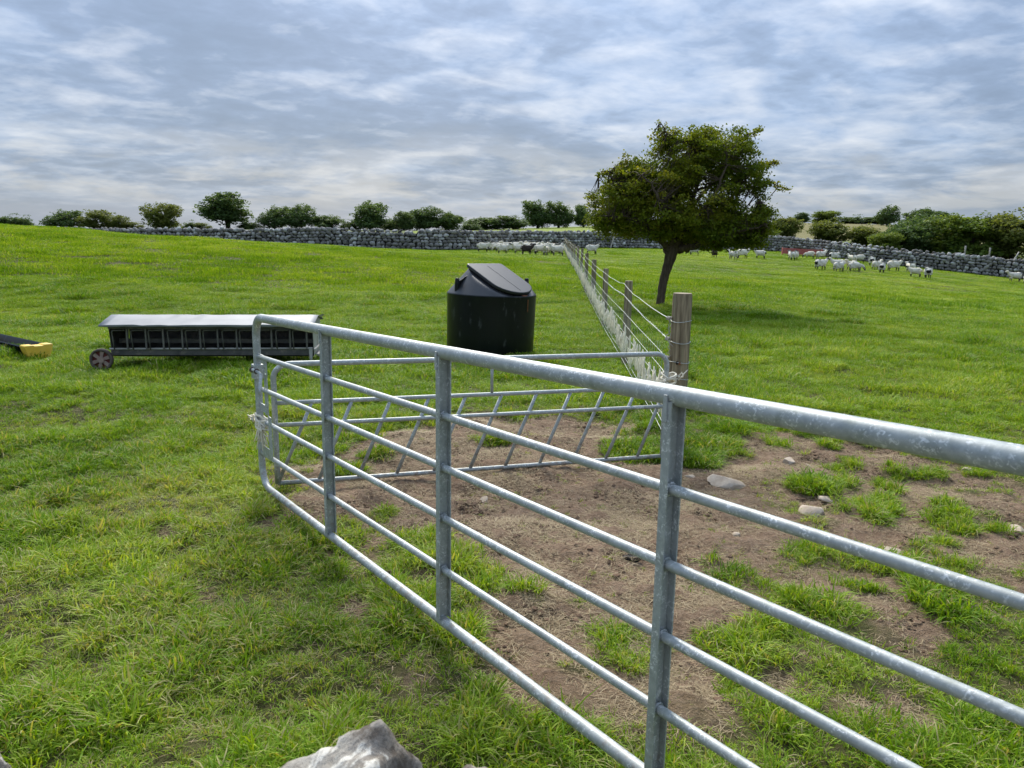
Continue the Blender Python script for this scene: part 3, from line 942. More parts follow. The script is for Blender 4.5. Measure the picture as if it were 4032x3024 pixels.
# ------------------------------------------------------------------ far dry stone wall
def wall_path(n=900):
    P = WALL_PTS[:, :2]
    seg = np.r_[0, np.cumsum(np.hypot(*np.diff(P, axis=0).T))]
    s = np.linspace(0, seg[-1], n)
    X = np.interp(s, seg, P[:, 0]); Y = np.interp(s, seg, P[:, 1])
    k = np.ones(41) / 41
    Xs = np.convolve(np.pad(X, 20, 'edge'), k, 'valid'); Ys = np.convolve(np.pad(Y, 20, 'edge'), k, 'valid')
    return s, Xs, Ys


ws, wx, wy = wall_path()
wz = terrain(wx, wy)
WL = ws[-1]
wroot = thing('dry_stone_wall', 'long grey dry stone wall across the far side of the pasture', 'stone wall', (0.0, 62.0, 0.0))
stone_var = [stone_mesh('stone', 600 + k, 2, (0.5, 0.5, 0.5), 12, 0.02, M['stone']) for k in range(10)]
rw = np.random.default_rng(12)


def wall_at(s):
    return np.interp(s, ws, wx), np.interp(s, ws, wy), np.interp(s, ws, wz)


def wall_h(s):
    return 1.36 + 0.07 * np.sin(s * 0.11) + 0.09 * (fbm(np.array([s]), np.array([0.0]), 0.35, 3, 4)[0] - 0.5) * 2


stones = []          # (centre, dims, rotation matrix)
for side in (0, 1):
    z = 0.0
    lvl = 0
    while z < 1.42:
        hrow = rw.uniform(0.19, 0.30) * (1.15 if lvl < 2 else 1.0)
        s = rw.uniform(0, 0.3)
        while s < WL:
            L_ = rw.uniform(0.22, 0.58)
            if z + hrow * 0.4 < wall_h(s) and (side == 0 or z > 0.95):
                cx, cy, cz = wall_at(s + L_ / 2)
                ex, ey, _ = wall_at(s + L_ + 0.5); fx, fy, _ = wall_at(s - 0.5)
                a = math.atan2(ey - fy, ex - fx) + rw.normal(0, 0.12)
                off = (-0.21 if side == 0 else 0.21) + 0.10 * (z / 1.3 - 0.5) * (1 if side == 0 else -1) + rw.normal(0, 0.025)
                nx, ny = -math.sin(a), math.cos(a)
                tilt = rw.normal(0, 0.22)
                c = (cx + nx * off, cy + ny * off, cz + z + hrow * 0.5 + rw.normal(0, 0.02))
                stones.append((c, (L_ * 1.10, rw.uniform(0.26, 0.40), hrow * rw.uniform(1.08, 1.32)), (rw.normal(0, 0.12), tilt, a), rw.integers(0, 10)))
            s += L_ * 0.93
        z += hrow * 0.90; lvl += 1
# rough coping stones set on edge along the top
s = 0.0
while s < WL:
    L_ = rw.uniform(0.25, 0.52)
    cx, cy, cz = wall_at(s)
    hh = wall_h(s)
    ex, ey, _ = wall_at(s + 0.5); a = math.atan2(ey - cy, ex - cx)
    stones.append(((cx + rw.normal(0, 0.05), cy + rw.normal(0, 0.08), cz + hh + rw.uniform(-0.02, 0.12)),
                   (L_ * 1.1, rw.uniform(0.3, 0.5), rw.uniform(0.16, 0.34)), (rw.normal(0, 0.2), rw.normal(0, 0.4), a + rw.normal(0, 0.3)), rw.integers(0, 10)))
    s += L_ * 1.0
# which ones show largest (nearest, facing, clear of the crest)
CAMP = np.array([0, 0, CAM_Z])


def shown(st):
    c = np.array(st[0]); dd = np.linalg.norm(c - CAMP)
    vis = 1.0 if (-0.66 < c[0] / c[1] < 0.66) else 0.0
    if c[0] < -14: vis *= 0.6
    if c[1] > wall_y(c[0]): vis *= 0.3
    return vis * math.sqrt(st[1][0] * st[1][2]) / dd


stones.sort(key=shown, reverse=True)
from mathutils import Euler
for k, (c, dm, rt, vi) in enumerate(stones[:300]):
    o = bpy.data.objects.new('stone', stone_var[vi])
    col.objects.link(o)
    o.parent = wroot
    o.location = Vector(c) - wroot.location
    o.rotation_euler = rt
    o.scale = dm
rest = stones[300:]
SV = []
SF = []
SR = []
base_v = [np.array([v.co for v in m.vertices]) for m in stone_var]
base_f = [np.array([p.vertices[:] for p in m.polygons]) for m in stone_var]
# far side stones use a coarser stone
n0 = 0
for (c, dm, rt, vi) in rest:
    Rm = np.array(Euler(rt).to_matrix())
    v = (base_v[vi] * np.array(dm)) @ Rm.T + np.array(c) - np.array(wroot.location)
    SV.append(v); SF.append(base_f[vi] + n0); SR.append(np.full(len(v), rw.uniform())); n0 += len(v)
wme = bpy.data.meshes.new('wall_stones')
V = np.concatenate(SV); F = np.concatenate(SF)
wme.vertices.add(len(V)); wme.vertices.foreach_set('co', V.ravel())
wme.loops.add(F.size); wme.loops.foreach_set('vertex_index', F.ravel())
wme.polygons.add(len(F)); wme.polygons.foreach_set('loop_start', np.arange(0, F.size, 3)); wme.polygons.foreach_set('loop_total', np.full(len(F), 3))
wme.update(calc_edges=True)
wme.attributes.new('rnd', 'FLOAT', 'POINT').data.foreach_set('value', np.concatenate(SR))
wme.materials.append(M['stone'])
wst = bpy.data.objects.new('wall_stones', wme); col.objects.link(wst); wst.parent = wroot
wst['kind'] = 'stuff'
# rubble heart of the wall
mb = MB()
sel = np.arange(0, len(ws), 4)
tang = np.arctan2(np.gradient(wy), np.gradient(wx))
ring = []
for i in sel:
    nx, ny = -math.sin(tang[i]), math.cos(tang[i])
    hh = wall_h(ws[i]) - 0.10
    for (o_, z_) in [(-0.16, -0.3), (-0.10, hh), (0.10, hh), (0.16, -0.3)]:
        ring.append((wx[i] + nx * o_, wy[i] + ny * o_, wz[i] + z_))
F = []
for i in range(len(sel) - 1):
    for k in range(4):
        F.append((i * 4 + k, i * 4 + (k + 1) % 4, i * 4 + 4 + (k + 1) % 4, i * 4 + 4 + k))
mb.add(ring, F).build('rubble_core', M['core'], wroot, smooth=False)

# ------------------------------------------------------------------ trees
def leaf_cloud(centres, cols, n_per, sig, size, seed, upbias=0.35):
    r = np.random.default_rng(seed)
    m = len(centres)
    C = np.repeat(np.asarray(centres, float), n_per, 0)
    K = np.repeat(np.asarray(cols, float), n_per)
    P = C + r.normal(0, 1, C.shape) * np.asarray(sig)
    N = r.normal(0, 1, C.shape); N[:, 2] += upbias * 2; N /= np.linalg.norm(N, axis=1, keepdims=True)
    T = np.cross(N, r.normal(0, 1, C.shape)); T /= np.maximum(np.linalg.norm(T, axis=1, keepdims=True), 1e-6)
    B = np.cross(N, T)
    L = size * r.uniform(0.6, 1.3, len(P))[:, None]
    w = L * 0.42
    V = np.stack([P - T * L * 0.5, P + B * w - T * L * 0.05, P + T * L * 0.5 + N * L * 0.12, P - B * w - T * L * 0.05], 1).reshape(-1, 3)
    F = np.arange(len(P) * 4).reshape(-1, 4)
    lc = np.clip(K + r.normal(0, 0.10, len(P)), 0, 1)
    return V, F, np.repeat(lc, 4)


def crown_mesh(name, V, F, lc, material):
    me = bpy.data.meshes.new(name)
    me.vertices.add(len(V)); me.vertices.foreach_set('co', V.ravel())
    me.loops.add(F.size); me.loops.foreach_set('vertex_index', F.ravel())
    me.polygons.add(len(F)); me.polygons.foreach_set('loop_start', np.arange(0, F.size, 4)); me.polygons.foreach_set('loop_total', np.full(len(F), 4))
    me.update(calc_edges=True)
    a = me.attributes.new('lcol', 'FLOAT_COLOR', 'POINT')
    a.data.foreach_set('color', np.c_[lc, lc, lc, np.ones(len(lc))].ravel())
    me.materials.append(material)
    return me


# --- the lone hawthorn
TK = 0.00281
TB = np.array([3.51, 18.40, gz(3.51, 18.40)])


def TW(cx, cy, d=0.0):
    return np.array([TB[0] + (cx - 820) * TK, TB[1] + d, TB[2] + (1575 - cy) * TK])


tree = thing('hawthorn_tree', 'lone leaning hawthorn tree with dense olive crown beside the wire fence', 'tree', tuple(TB))
rt = np.random.default_rng(33)
mb = MB()


def spline(pts, n):
    P = np.asarray(pts, float); k = len(P)
    t = np.linspace(0, k - 1, n); out = []
    for q in t:
        i = min(int(q), k - 2); f = q - i
        p0, p1, p2, p3 = P[max(i - 1, 0)], P[i], P[i + 1], P[min(i + 2, k - 1)]
        out.append(0.5 * ((2 * p1) + (-p0 + p2) * f + (2 * p0 - 5 * p1 + 4 * p2 - p3) * f * f + (-p0 + 3 * p1 - 3 * p2 + p3) * f ** 3))
    return np.array(out)


tp = spline([TW(818, 1600), TW(826, 1500), TW(838, 1380, 0.02), TW(865, 1260, 0.03), TW(893, 1150, 0.03), TW(905, 1060, 0.03)], 22)
trad = np.interp(np.linspace(0, 1, 22), [0, 0.06, 0.2, 0.6, 0.85, 1], [0.140, 0.108, 0.096, 0.110, 0.150, 0.140])
trad = trad * (1 + 0.05 * np.sin(np.arange(22) * 2.1))
mb.tube(tp, trad, 16)
# burl and snapped stub on the left of the fork
mb.tube(spline([TW(870, 1140, -0.02), TW(835, 1125, -0.05), TW(818, 1095, -0.06)], 6), [0.06, 0.05, 0.04, 0.03, 0.022, 0.014], 8)
mb.build('trunk', M['bark'], tree)

limb_ctrl = [
    [(880, 1120, 0), (800, 1040, -0.15), (650, 930, -0.5), (480, 850, -0.7), (330, 850, -0.8)],
    [(880, 1110, 0), (780, 1000, 0.2), (600, 820, 0.5), (430, 700, 0.6), (330, 580, 0.7)],
    [(890, 1100, 0), (850, 950, -0.3), (760, 780, -0.9), (640, 640, -1.2), (520, 520, -1.2)],
    [(900, 1100, 0), (950, 900, 0.1), (1060, 650, 0.1), (1090, 420, 0.0), (1110, 200, 0.0)],
    [(910, 1090, 0), (990, 920, -0.3), (1080, 760, -0.8), (1180, 560, -1.0), (1230, 330, -0.8)],
    [(905, 1090, 0), (960, 930, 0.4), (1000, 700, 0.9), (930, 480, 1.0), (850, 260, 0.8)],
    [(920, 1090, 0), (1080, 960, 0.2), (1270, 800, 0.4), (1420, 640, 0.4), (1540, 430, 0.3)],
    [(930, 1100, 0), (1080, 1060, -0.2), (1250, 1000, -0.5), (1430, 930, -0.8), (1560, 900, -0.8)],
    [(960, 1110, 0), (1060, 1085, 0.1), (1160, 1040, 0.3), (1350, 980, 0.6), (1500, 950, 0.8)],
    [(910, 1080, 0), (1050, 850, 0.8), (1200, 650, 1.2), (1330, 500, 1.3), (1390, 330, 1.1)],
    [(1060, 650, 0.1), (1160, 560, -0.1), (1330, 560, -0.2), (1480, 620, -0.3), (1570, 690, -0.3)],
    [(1090, 420, 0), (1010, 320, -0.3), (900, 250, -0.5), (780, 190, -0.5), (705, 105, -0.4)],
    [(1110, 300, 0), (1260, 250, 0.1), (1400, 200, 0.2), (1500, 150, 0.1), (1560, 120, 0.1)],
    [(1420, 560, 0.3), (1520, 470, 0.2), (1610, 420, 0.1), (1680, 390, 0.0), (1730, 375, 0)],
    [(1420, 640, 0.3), (1560, 560, 0.1), (1680, 545, 0), (1760, 570, 0), (1840, 595, 0)],
    [(480, 700, -0.4), (400, 600, -0.4), (350, 520, -0.3), (300, 480, -0.2), (250, 515, -0.2)],
]
lpts = []
mb = MB()
for li, L_ in enumerate(limb_ctrl):
    P = spline([TW(*q) for q in L_], 22)
    P[1:] += rt.normal(0, 0.022, P[1:].shape)
    r0 = 0.085 if li < 10 else 0.035
    mb.tube(P, np.linspace(r0, 0.009, 22), 8)
    lpts.append(P[6:])
lpts = np.concatenate(lpts)
blobs = [(1100, 330, 430, 215, 1.25), (700, 610, 400, 240, 1.35), (430, 740, 235, 260, 1.1), (1050, 640, 420, 280, 1.55), (1400, 520, 240, 230, 1.1),
         (1440, 850, 250, 210, 1.1), (800, 840, 400, 165, 1.5), (1200, 900, 300, 140, 1.3), (350, 900, 175, 125, 0.8), (1000, 205, 290, 100, 0.8),
         (1380, 215, 160, 105, 0.7), (540, 490, 170, 120, 0.8), (1530, 950, 150, 120, 0.7), (780, 235, 75, 110, 0.4), (1590, 425, 110, 45, 0.35),
         (1320, 1030, 260, 80, 0.6), (1570, 860, 150, 160, 0.8), (1610, 1000, 70, 90, 0.4), (1250, 1060, 180, 50, 0.4), (960, 960, 240, 60, 0.9), (1600, 620, 60, 110, 0.4), (700, 955, 260, 75, 1.1), (1150, 985, 330, 85, 1.2), (890, 905, 300, 120, 1.4)]
wts = np.array([b_[2] * b_[3] * (b_[4] ** 0.5) for b_ in blobs]); wts = wts / wts.sum()
cent = []; ccol = []
while len(cent) < 2450:
    bi = rt.choice(len(blobs), p=wts)
    bx_, by_, brx, bry, bd = blobs[bi]
    v = rt.normal(size=3); v /= np.linalg.norm(v)
    q = rt.uniform(0.55, 1.0) if rt.uniform() < 0.8 else rt.uniform(0.1, 0.6)
    p = TW(bx_ + v[0] * brx * q, by_ - v[2] * bry * q, v[1] * bd * q)
    # open pockets where the sky shows through
    hole = vnoise(np.array([p[0] * 2.1 + 5]), np.array([p[2] * 2.1 + p[1] * 0.6]), 91)[0]
    if hole > (0.69 if (p[0] - TB[0]) / TK + 820 > 760 else 0.80): continue
    cxp = (p[0] - TB[0]) / TK + 820; cyp = 1575 - (p[2] - TB[2]) / TK
    if math.hypot((cxp - 1290) / 1.3, cyp - 590) < 120 and rt.uniform() < 0.62: continue
    if math.hypot((cxp - 1500) / 1.0, cyp - 700) < 70 and rt.uniform() < 0.7: continue
    cent.append(p); ccol.append(0.18 + 0.62 * vnoise(np.array([p[0] * 1.6]), np.array([p[2] * 1.6 + p[1]]), 5)[0] + rt.normal(0, 0.10))
for P in ([TW(705 + 60 * math.sin(k), 100 + 22 * k, -0.4) for k in range(8)] + [TW(1470 + 14 * k, 190 - 11 * k, 0.1) for k in range(8)] +
          [TW(1620 + 13 * k, 415 - 5 * k, 0.05) for k in range(9)] + [TW(1610 + 19 * k, 540 + 5 * k, 0) for k in range(12)] +
          [TW(470 + 8 * k, 360 + 20 * k, -0.3) for k in range(7)] + [TW(250 + 12 * k, 515 - 4 * k, -0.2) for k in range(9)] + [TW(205 + 10 * k, 640 + 14 * k, 0.2) for k in range(7)]):
    cent.append(P + rt.normal(0, 0.02, 3)); ccol.append(0.62 + rt.normal(0, 0.1))
cent = np.array(cent); ccol = np.array(ccol)
for k in range(0, len(cent)):
    dd = np.linalg.norm(lpts - cent[k], axis=1); j = int(np.argmin(dd))
    if dd[j] < 0.05 or dd[j] > 1.3: continue
    mid = (lpts[j] + cent[k]) / 2 + rt.normal(0, 0.05, 3) - np.array([0, 0, 0.03])
    mb.tube([lpts[j], mid, cent[k]], [0.014, 0.008, 0.003], 4, caps=False)
mb.build('limbs', M['bark'], tree)
nl = 42
V, F, lc = leaf_cloud(cent[:2450], ccol[:2450], nl, (0.088, 0.088, 0.044), 0.056, 71, 0.55)
V2, F2, lc2 = leaf_cloud(cent[2450:], ccol[2450:], 24, (0.045, 0.05, 0.04), 0.05, 72)
V = np.concatenate([V, V2]); F = np.concatenate([F, F2 + len(lc)]); lc = np.concatenate([lc, lc2])
cme = crown_mesh('crown', V - TB, F, lc, M['leaf'])
co = bpy.data.objects.new('crown', cme); col.objects.link(co); co.parent = tree

# --- background trees and scrub: unit shapes (width 1, height 1), scaled per tree
def unit_tree(seed, z0, lobes, ncl, leaf_m, trunk=True, flat=1.0, lean=0.0):
    r = np.random.default_rng(seed)
    B = []
    for k in range(lobes):
        a = r.uniform(0, 6.28); q = r.uniform(0.05, 0.30)
        zc_ = r.uniform(z0 + 0.16, 0.80)
        w_ = r.uniform(0.15, 0.25) * (1.15 - 0.4 * abs(zc_ - 0.5))
        B.append((q * math.cos(a) + lean * (zc_ - 0.4), q * math.sin(a), zc_, w_, min(w_ * flat, 1.0 - zc_ + 0.02, zc_ - z0 + 0.08)))
    B.append((0.0, 0, (z0 + 1) / 2, 0.30, (1 - z0) * 0.5))
    C = []; K = []
    while len(C) < ncl:
        b_ = B[r.integers(0, len(B))]
        v = r.normal(size=3); v /= np.linalg.norm(v); q = r.uniform(0.6, 1.0) if r.uniform() < 0.85 else r.uniform(1.0, 1.22)
        p = np.array([b_[0] + v[0] * b_[3] * q, b_[1] + v[1] * b_[3] * q, b_[2] + v[2] * b_[4] * q])
        if p[2] < 0.02: continue
        if vnoise(np.array([p[0] * 7 + seed]), np.array([p[2] * 7 + p[1] * 3]), seed)[0] > 0.76: continue
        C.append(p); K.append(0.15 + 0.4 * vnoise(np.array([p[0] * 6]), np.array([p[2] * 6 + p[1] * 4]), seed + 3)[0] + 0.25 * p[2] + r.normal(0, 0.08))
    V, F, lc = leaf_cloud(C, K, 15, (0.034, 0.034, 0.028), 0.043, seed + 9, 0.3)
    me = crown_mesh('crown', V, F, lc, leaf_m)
    tme = None
    if trunk:
        m2 = MB()
        m2.tube(spline([(0.0, 0, -0.08), (0.01, 0, 0.15), (0.03 + lean * 0.2, 0, 0.4), (0.02 + lean * 0.4, 0, 0.75)], 8), np.linspace(0.045, 0.012, 8), 7)
        for k in range(7):
            b_ = B[k % len(B)]
            m2.tube(spline([(0.01, 0, 0.12 + 0.03 * k), (b_[0] * 0.5, b_[1] * 0.5, b_[2] * 0.6 + 0.08), (b_[0], b_[1], b_[2])], 6), np.linspace(0.024, 0.006, 6), 5)
        tme = me_from('trunk', np.concatenate(m2.v), m2.f)
        tme.materials.append(M['bark_far'])
    return me, tme


UT = {}
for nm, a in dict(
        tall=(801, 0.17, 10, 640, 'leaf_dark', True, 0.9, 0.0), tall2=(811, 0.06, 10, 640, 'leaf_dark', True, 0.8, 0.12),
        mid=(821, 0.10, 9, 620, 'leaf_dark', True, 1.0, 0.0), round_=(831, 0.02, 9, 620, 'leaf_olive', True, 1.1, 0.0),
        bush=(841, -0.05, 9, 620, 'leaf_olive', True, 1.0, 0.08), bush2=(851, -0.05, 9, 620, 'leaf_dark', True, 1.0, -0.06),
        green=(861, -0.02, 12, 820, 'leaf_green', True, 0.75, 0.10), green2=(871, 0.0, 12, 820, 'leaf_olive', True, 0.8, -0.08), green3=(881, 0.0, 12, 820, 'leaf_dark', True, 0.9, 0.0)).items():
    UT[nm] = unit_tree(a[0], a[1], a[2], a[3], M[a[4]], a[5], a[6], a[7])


def far_tree(x, y, h, w, kind, label, cat='tree', name='tree', rz=None, group=None, seed=[0]):
    seed[0] += 1
    r = random.Random(seed[0] * 13 + 5)
    t = thing(name, label, cat, (x, y, float(terrain(x, y)) - 0.05), rz if rz is not None else r.uniform(0, 6.28), group)
    # unit shapes are about 0.92 wide
    k_w = 0.82 if (cat == 'bush' or x > 20) else 0.93
    t.scale = (w / k_w, w / k_w * 0.9, h * 1.16)
    cm, tm = UT[kind]
    c = bpy.data.objects.new('crown', cm); col.objects.link(c); c.parent = t
    if tm is not None:
        q = bpy.data.objects.new('trunk', tm); col.objects.link(q); q.parent = t
    return t


HL = 'trees and scrub along the skyline beyond the wall'
HR = 'scrub beyond the right hand end of the wall'
FT = [
    (-72.3,112,1.75,4.3,'bush2','low dark bush on the skyline at the far left edge of the pasture'),
    (-70.0,112,1.6,2.9,'bush2','small ragged bush just right of the far left skyline bush'),
    (-57.8,100,2.3,4.4,'mid','dark rounded thorn bush above the left end of the stone wall'),
    (-53.9,100,2.35,4.6,'bush','wide olive bush joined to the dark thorn bush above the wall end'),
    (-51.0,100,1.75,3.3,'bush','paler olive bush right of the wide one above the wall end'),
    (-48.6,100,1.05,2.9,'bush','very low spreading bush left of the round bush behind the wall'),
    (-42.4,95,3.0,4.5,'round_','solitary dome shaped olive bush left of the biggest skyline tree'),
    (-41.6,100,1.2,2.7,'bush2','small low bush between the dome bush and the biggest skyline tree'),
    (-39.7,100,0.95,2.4,'bush','lowest flat bush at the left foot of the biggest skyline tree'),
    (-41.0,112,4.5,9.0,'tall','biggest dark green skyline tree with bare trunks showing below its crown'),
    (-34.3,112,2.9,4.8,'mid','upright dark tree right of the biggest skyline tree'),
    (-30.6,112,3.1,5.0,'mid','slightly taller dark tree in the pair right of the biggest tree'),
    (-26.9,112,1.8,4.8,'green3','low green bush right of the pair of dark skyline trees'),
    (-21.1,115,3.6,7.7,'tall2','broad umbrella shaped tree in the middle of the left skyline'),
    (-16.3,115,2.4,3.9,'mid','narrow dark tree at the right shoulder of the umbrella tree'),
    (-13.4,118,3.1,6.2,'tall2','second umbrella shaped tree, smaller, with sky under its crown'),
    (-9.9,118,2.4,4.4,'green3','dense rounded tree ending the skyline row left of the meadow'),
    (-5.1,140,2.0,7.2,'green3','low hedge bush at the left of the bright meadow'),
    (-0.2,140,2.2,6.0,'mid','taller hedge bush in the middle of the bright meadow edge'),
    (4.4,150,4.6,6.6,'mid','left tree of the tall clump behind the flock'),
    (8.4,150,4.3,6.3,'mid','right tree of the tall clump behind the flock'),
    (13.2,150,3.8,4.6,'mid','dark tree half hidden behind the left of the hawthorn crown'),
    (-37.9,112,1.1,4.0,'bush2','low scrub filling the gap right of the biggest skyline tree'),
    (-24.5,115,1.3,3.4,'bush2','low scrub between the green bush and the umbrella tree'),
    (-7.0,130,1.2,4.4,'bush2','low scrub at the start of the meadow hedge'),
    (-18.6,120,1.5,5.0,'bush2','low dark scrub under the umbrella tree'),
]
for (x_, y_, h_, w_, k_, lb_) in FT:
    bushy = 'bush' in lb_ or 'scrub' in lb_
    far_tree(x_, y_, h_, w_, k_, lb_, 'bush' if bushy else 'tree', 'thorn_bush' if bushy else 'skyline_tree', None, HL)
FR = [
    (34.1,100,3.0,4.6,'green2','olive bush just right of the hawthorn crown behind the wall'),
    (29.6,92,1.9,4.4,'green','green bush behind the wall at the right foot of the hawthorn crown'),
    (78.2,215,2.5,5.2,'mid','small dark tree at the left end of the stubble field skyline'),
    (84.5,215,3.2,8.2,'green','broad green tree standing on the stubble field skyline'),
    (93.5,215,2.1,9.4,'bush2','long low hedge bush on the stubble field skyline'),
    (99.5,215,1.8,8.6,'mid','low dark hedge bush right of the long skyline hedge'),
    (90.2,190,4.2,4.9,'mid','tall dark rounded tree rising above the stubble field hedge'),
    (99.2,190,3.7,9.0,'green3','broad dark tree on the skyline above the right hand scrub'),
    (38.6,95,2.9,5.2,'green2','olive bush in front of the brown stubble field'),
    (41.6,92,2.5,4.4,'green2','lower olive bush right of the one before the stubble field'),
    (38.9,82,2.2,4.0,'green','ragged green bush close behind the sloping wall'),
    (42.3,84,3.1,5.4,'green3','dark dense bush behind the sloping wall'),
    (46.0,88,3.9,6.4,'green3','larger dark tree behind the sloping wall'),
    (47.6,82,4.4,7.4,'green','layered bright green thorn tree at the right behind the wall'),
    (51.2,80,4.5,6.4,'green2','spreading olive thorn tree at the far right behind the wall'),
    (55.0,78,4.7,6.8,'green','green thorn tree at the right edge of the view'),
    (58.5,76,5.0,7.4,'green3','dark tree past the right edge of the scrub'),
]
for (x_, y_, h_, w_, k_, lb_) in FR:
    bushy = 'bush' in lb_
    far_tree(x_, y_, h_, w_, k_, lb_, 'bush' if bushy else 'tree', 'thorn_bush' if bushy else 'scrub_tree', None, HR)

# ------------------------------------------------------------------ front field gate
GA = np.array([-0.883, 3.577]); GTH = -0.96
GD = np.array([math.cos(GTH), math.sin(GTH), 0.0])
GN = np.array([GD[1], -GD[0], 0.0])            # towards the camera's side
GSL = 0.038


def G(t, z, n=0.0):
    """t along the gate from its first stay, z above its bottom bar, n out of its plane"""
    return np.array([GA[0], GA[1], 0.10]) + GD * t + GN * n + np.array([0, 0, z + GSL * t])


gate = thing('field_gate', 'galvanised tubular field gate running from left middle to the right edge', 'gate', (GA[0], GA[1], 0.0))
TE, TH = -1.084, 3.32        # closing end, hinge end
HB, HT = 0.0, 1.02


def loop2(t0, t1, zb, zt, rt_, rb_, fn):
    P = []
    def c(tc, zc_, r_, a0, a1):
        for a in np.linspace(a0, a1, 9):
            P.append(fn(tc + r_ * math.cos(a), zc_ + r_ * math.sin(a)))
    for t in np.linspace(t1 - 0.08, t0 + rb_ + 0.02, 12): P.append(fn(t, zb))
    c(t0 + rb_, zb + rb_, rb_, -math.pi / 2, -math.pi)
    for z in np.linspace(zb + rb_ + 0.03, zt - rt_ - 0.03, 6): P.append(fn(t0, z))
    c(t0 + rt_, zt - rt_, rt_, math.pi, math.pi / 2)
    for t in np.linspace(t0 + rt_ + 0.02, t1 - 0.08, 14): P.append(fn(t, zt))
    c(t1 - 0.05, zt - 0.05, 0.05, math.pi / 2, 0)
    for z in np.linspace(zt - 0.10, zb + 0.10, 5): P.append(fn(t1, z))
    c(t1 - 0.05, zb + 0.05, 0.05, 0, -math.pi / 2)
    return P


# the frame tube: bottom, closing end and top bent from one pipe (thicker top bar)
P = np.array(loop2(TE, TH, HB, HT, 0.11, 0.13, G))
zrel = P[:, 2] - 0.10 - GSL * ((P[:, :2] - GA) @ GD[:2])
rad = np.interp(zrel, [0.0, 0.15, 0.9, 1.02], [0.0195, 0.020, 0.022, 0.0245])
MB().tube(P, rad, 18, closed=True).build('frame', M['galv'], gate)
RZ = [0.205, 0.407, 0.599, 0.791]
for z in RZ:
    MB().tube([G(t, z) for t in np.linspace(TE + 0.006, TH - 0.006, 16)], 0.0135, 12).build('rail', M['galv'], gate)
for t in (0.0, 1.113, 2.207):
    # channel-section stay: the bars run through its web, flanges towards the hinge
    mb = MB()
    hw, fl, th_ = 0.025, 0.024, 0.004
    z0, z1 = 0.012, HT - 0.012
    sec = [(-0.0, -hw), (fl, -hw), (fl, -hw + th_), (th_, -hw + th_), (th_, hw - th_), (fl, hw - th_), (fl, hw), (0.0, hw)]
    vv = [G(t - 0.008 + a_, z_, n_) for z_ in (z0, z1) for (a_, n_) in sec]
    k = len(sec)
    mb.add(vv, [(i, (i + 1) % k, k + (i + 1) % k, k + i) for i in range(k)])
    mb.build('stay', M['galv'], gate, smooth=False)
for t in (0.0, 1.113, 2.207):
    for z in RZ:
        ring = [G(t + 0.006, z, 0.0) + GN * 0.0155 * math.cos(a) + np.array([0, 0, 0.0155 * math.sin(a)]) for a in np.linspace(0, 2 * math.pi, 17)[:-1]]
        MB().tube(ring, 0.0035, 6, closed=True).build('weld_bead', M['galv_old'], gate)
# tapered lug at the top of each stay
for t in (0.0, 1.113, 2.207):
    mb = MB()
    mb.prism([G(t - 0.009, HT - 0.06, 0.0252), G(t + 0.006, HT - 0.06, 0.0252), G(t + 0.004, HT + 0.004, 0.0252), G(t - 0.007, HT + 0.004, 0.0252)], GN * 0.004)
    mb.build('stay_lug', M['galv'], gate, smooth=False)
# latch plate with slots, its tabs, sliding bolt with bent handle
mb = MB()
for (za, zb_) in ((0.47, 0.60), (0.635, 0.70), (0.74, 0.80)):
    mb.box((G(TE + 0.145, za) + G(TE + 0.145, zb_)) / 2 , (0.045, 0.006, zb_ - za), [GD, GN, (0, 0, 1)])
mb.box(G(TE + 0.126, 0.625), (0.010, 0.0062, 0.34), [GD, GN, (0, 0, 1)])
mb.box(G(TE + 0.164, 0.625), (0.010, 0.0062, 0.34), [GD, GN, (0, 0, 1)])
for z in (0.49, 0.785):
    mb.box(G(TE + 0.075, z), (0.10, 0.0058, 0.045), [GD, GN, (0, 0, 1)])
mb.build('latch_plate', M['galv'], gate, smooth=False)
mb = MB()
mb.box(G(TE, 0.70, 0.0), (0.056, 0.062, 0.085), [GD, GN, (0, 0, 1)])
mb.build('bolt_housing', M['galv'], gate, smooth=False, bevel=0.004)
mb = MB()
mb.tube([G(TE - 0.01, 0.715, 0.036), G(TE + 0.06, 0.712, 0.034), G(TE + 0.13, 0.708, 0.032), G(TE + 0.17, 0.700, 0.034), G(TE + 0.20, 0.675, 0.045), G(TE + 0.225, 0.63, 0.06), G(TE + 0.235, 0.60, 0.065)], 0.0095, 10)
mb.build('bolt', M['galv'], gate)
for z in (0.70,):
    for tt in (TE + 0.012, TE + 0.10):
        MB().tube(arc(G(tt, 0.713, 0.036), 0.013, 0, 2 * math.pi, 14, GN, (0, 0, 1))[:-1], 0.004, 6, closed=True).build('bolt_ring', M['rubber'], gate)
# lower hinge side plate used as a keeper
mb = MB()
mb.box(G(TE + 0.23, 0.33, 0.012), (0.05, 0.005, 0.26), [GD, GN, (0, 0, 1)])
mb.box(G(TE + 0.14, 0.235, 0.012), (0.14, 0.0048, 0.06), [GD, GN, (0, 0, 1)])
mb.build('keeper_plate', M['galv'], gate, smooth=False)
# gate post on the hinge side
hp = G(TH + 0.12, 0)
hpost = thing('gate_post', 'round wooden post carrying the hinge end of the front gate', 'post', (hp[0], hp[1], 0.0))
mb = MB(); mb.lathe([(0.075, -0.1), (0.077, 0.6), (0.073, 1.36), (0.066, 1.38)], 20, (hp[0], hp[1], 0.0)); mb.build('shaft', M['wood'], hpost, auto=40)
for z in (0.15, 0.85):
    q = G(TH + 0.05, z)
    MB().tube([G(TH - 0.02, z), G(TH + 0.05, z), G(TH + 0.10, z)], 0.012, 8).build('hinge_pin', M['galv_old'], hpost)

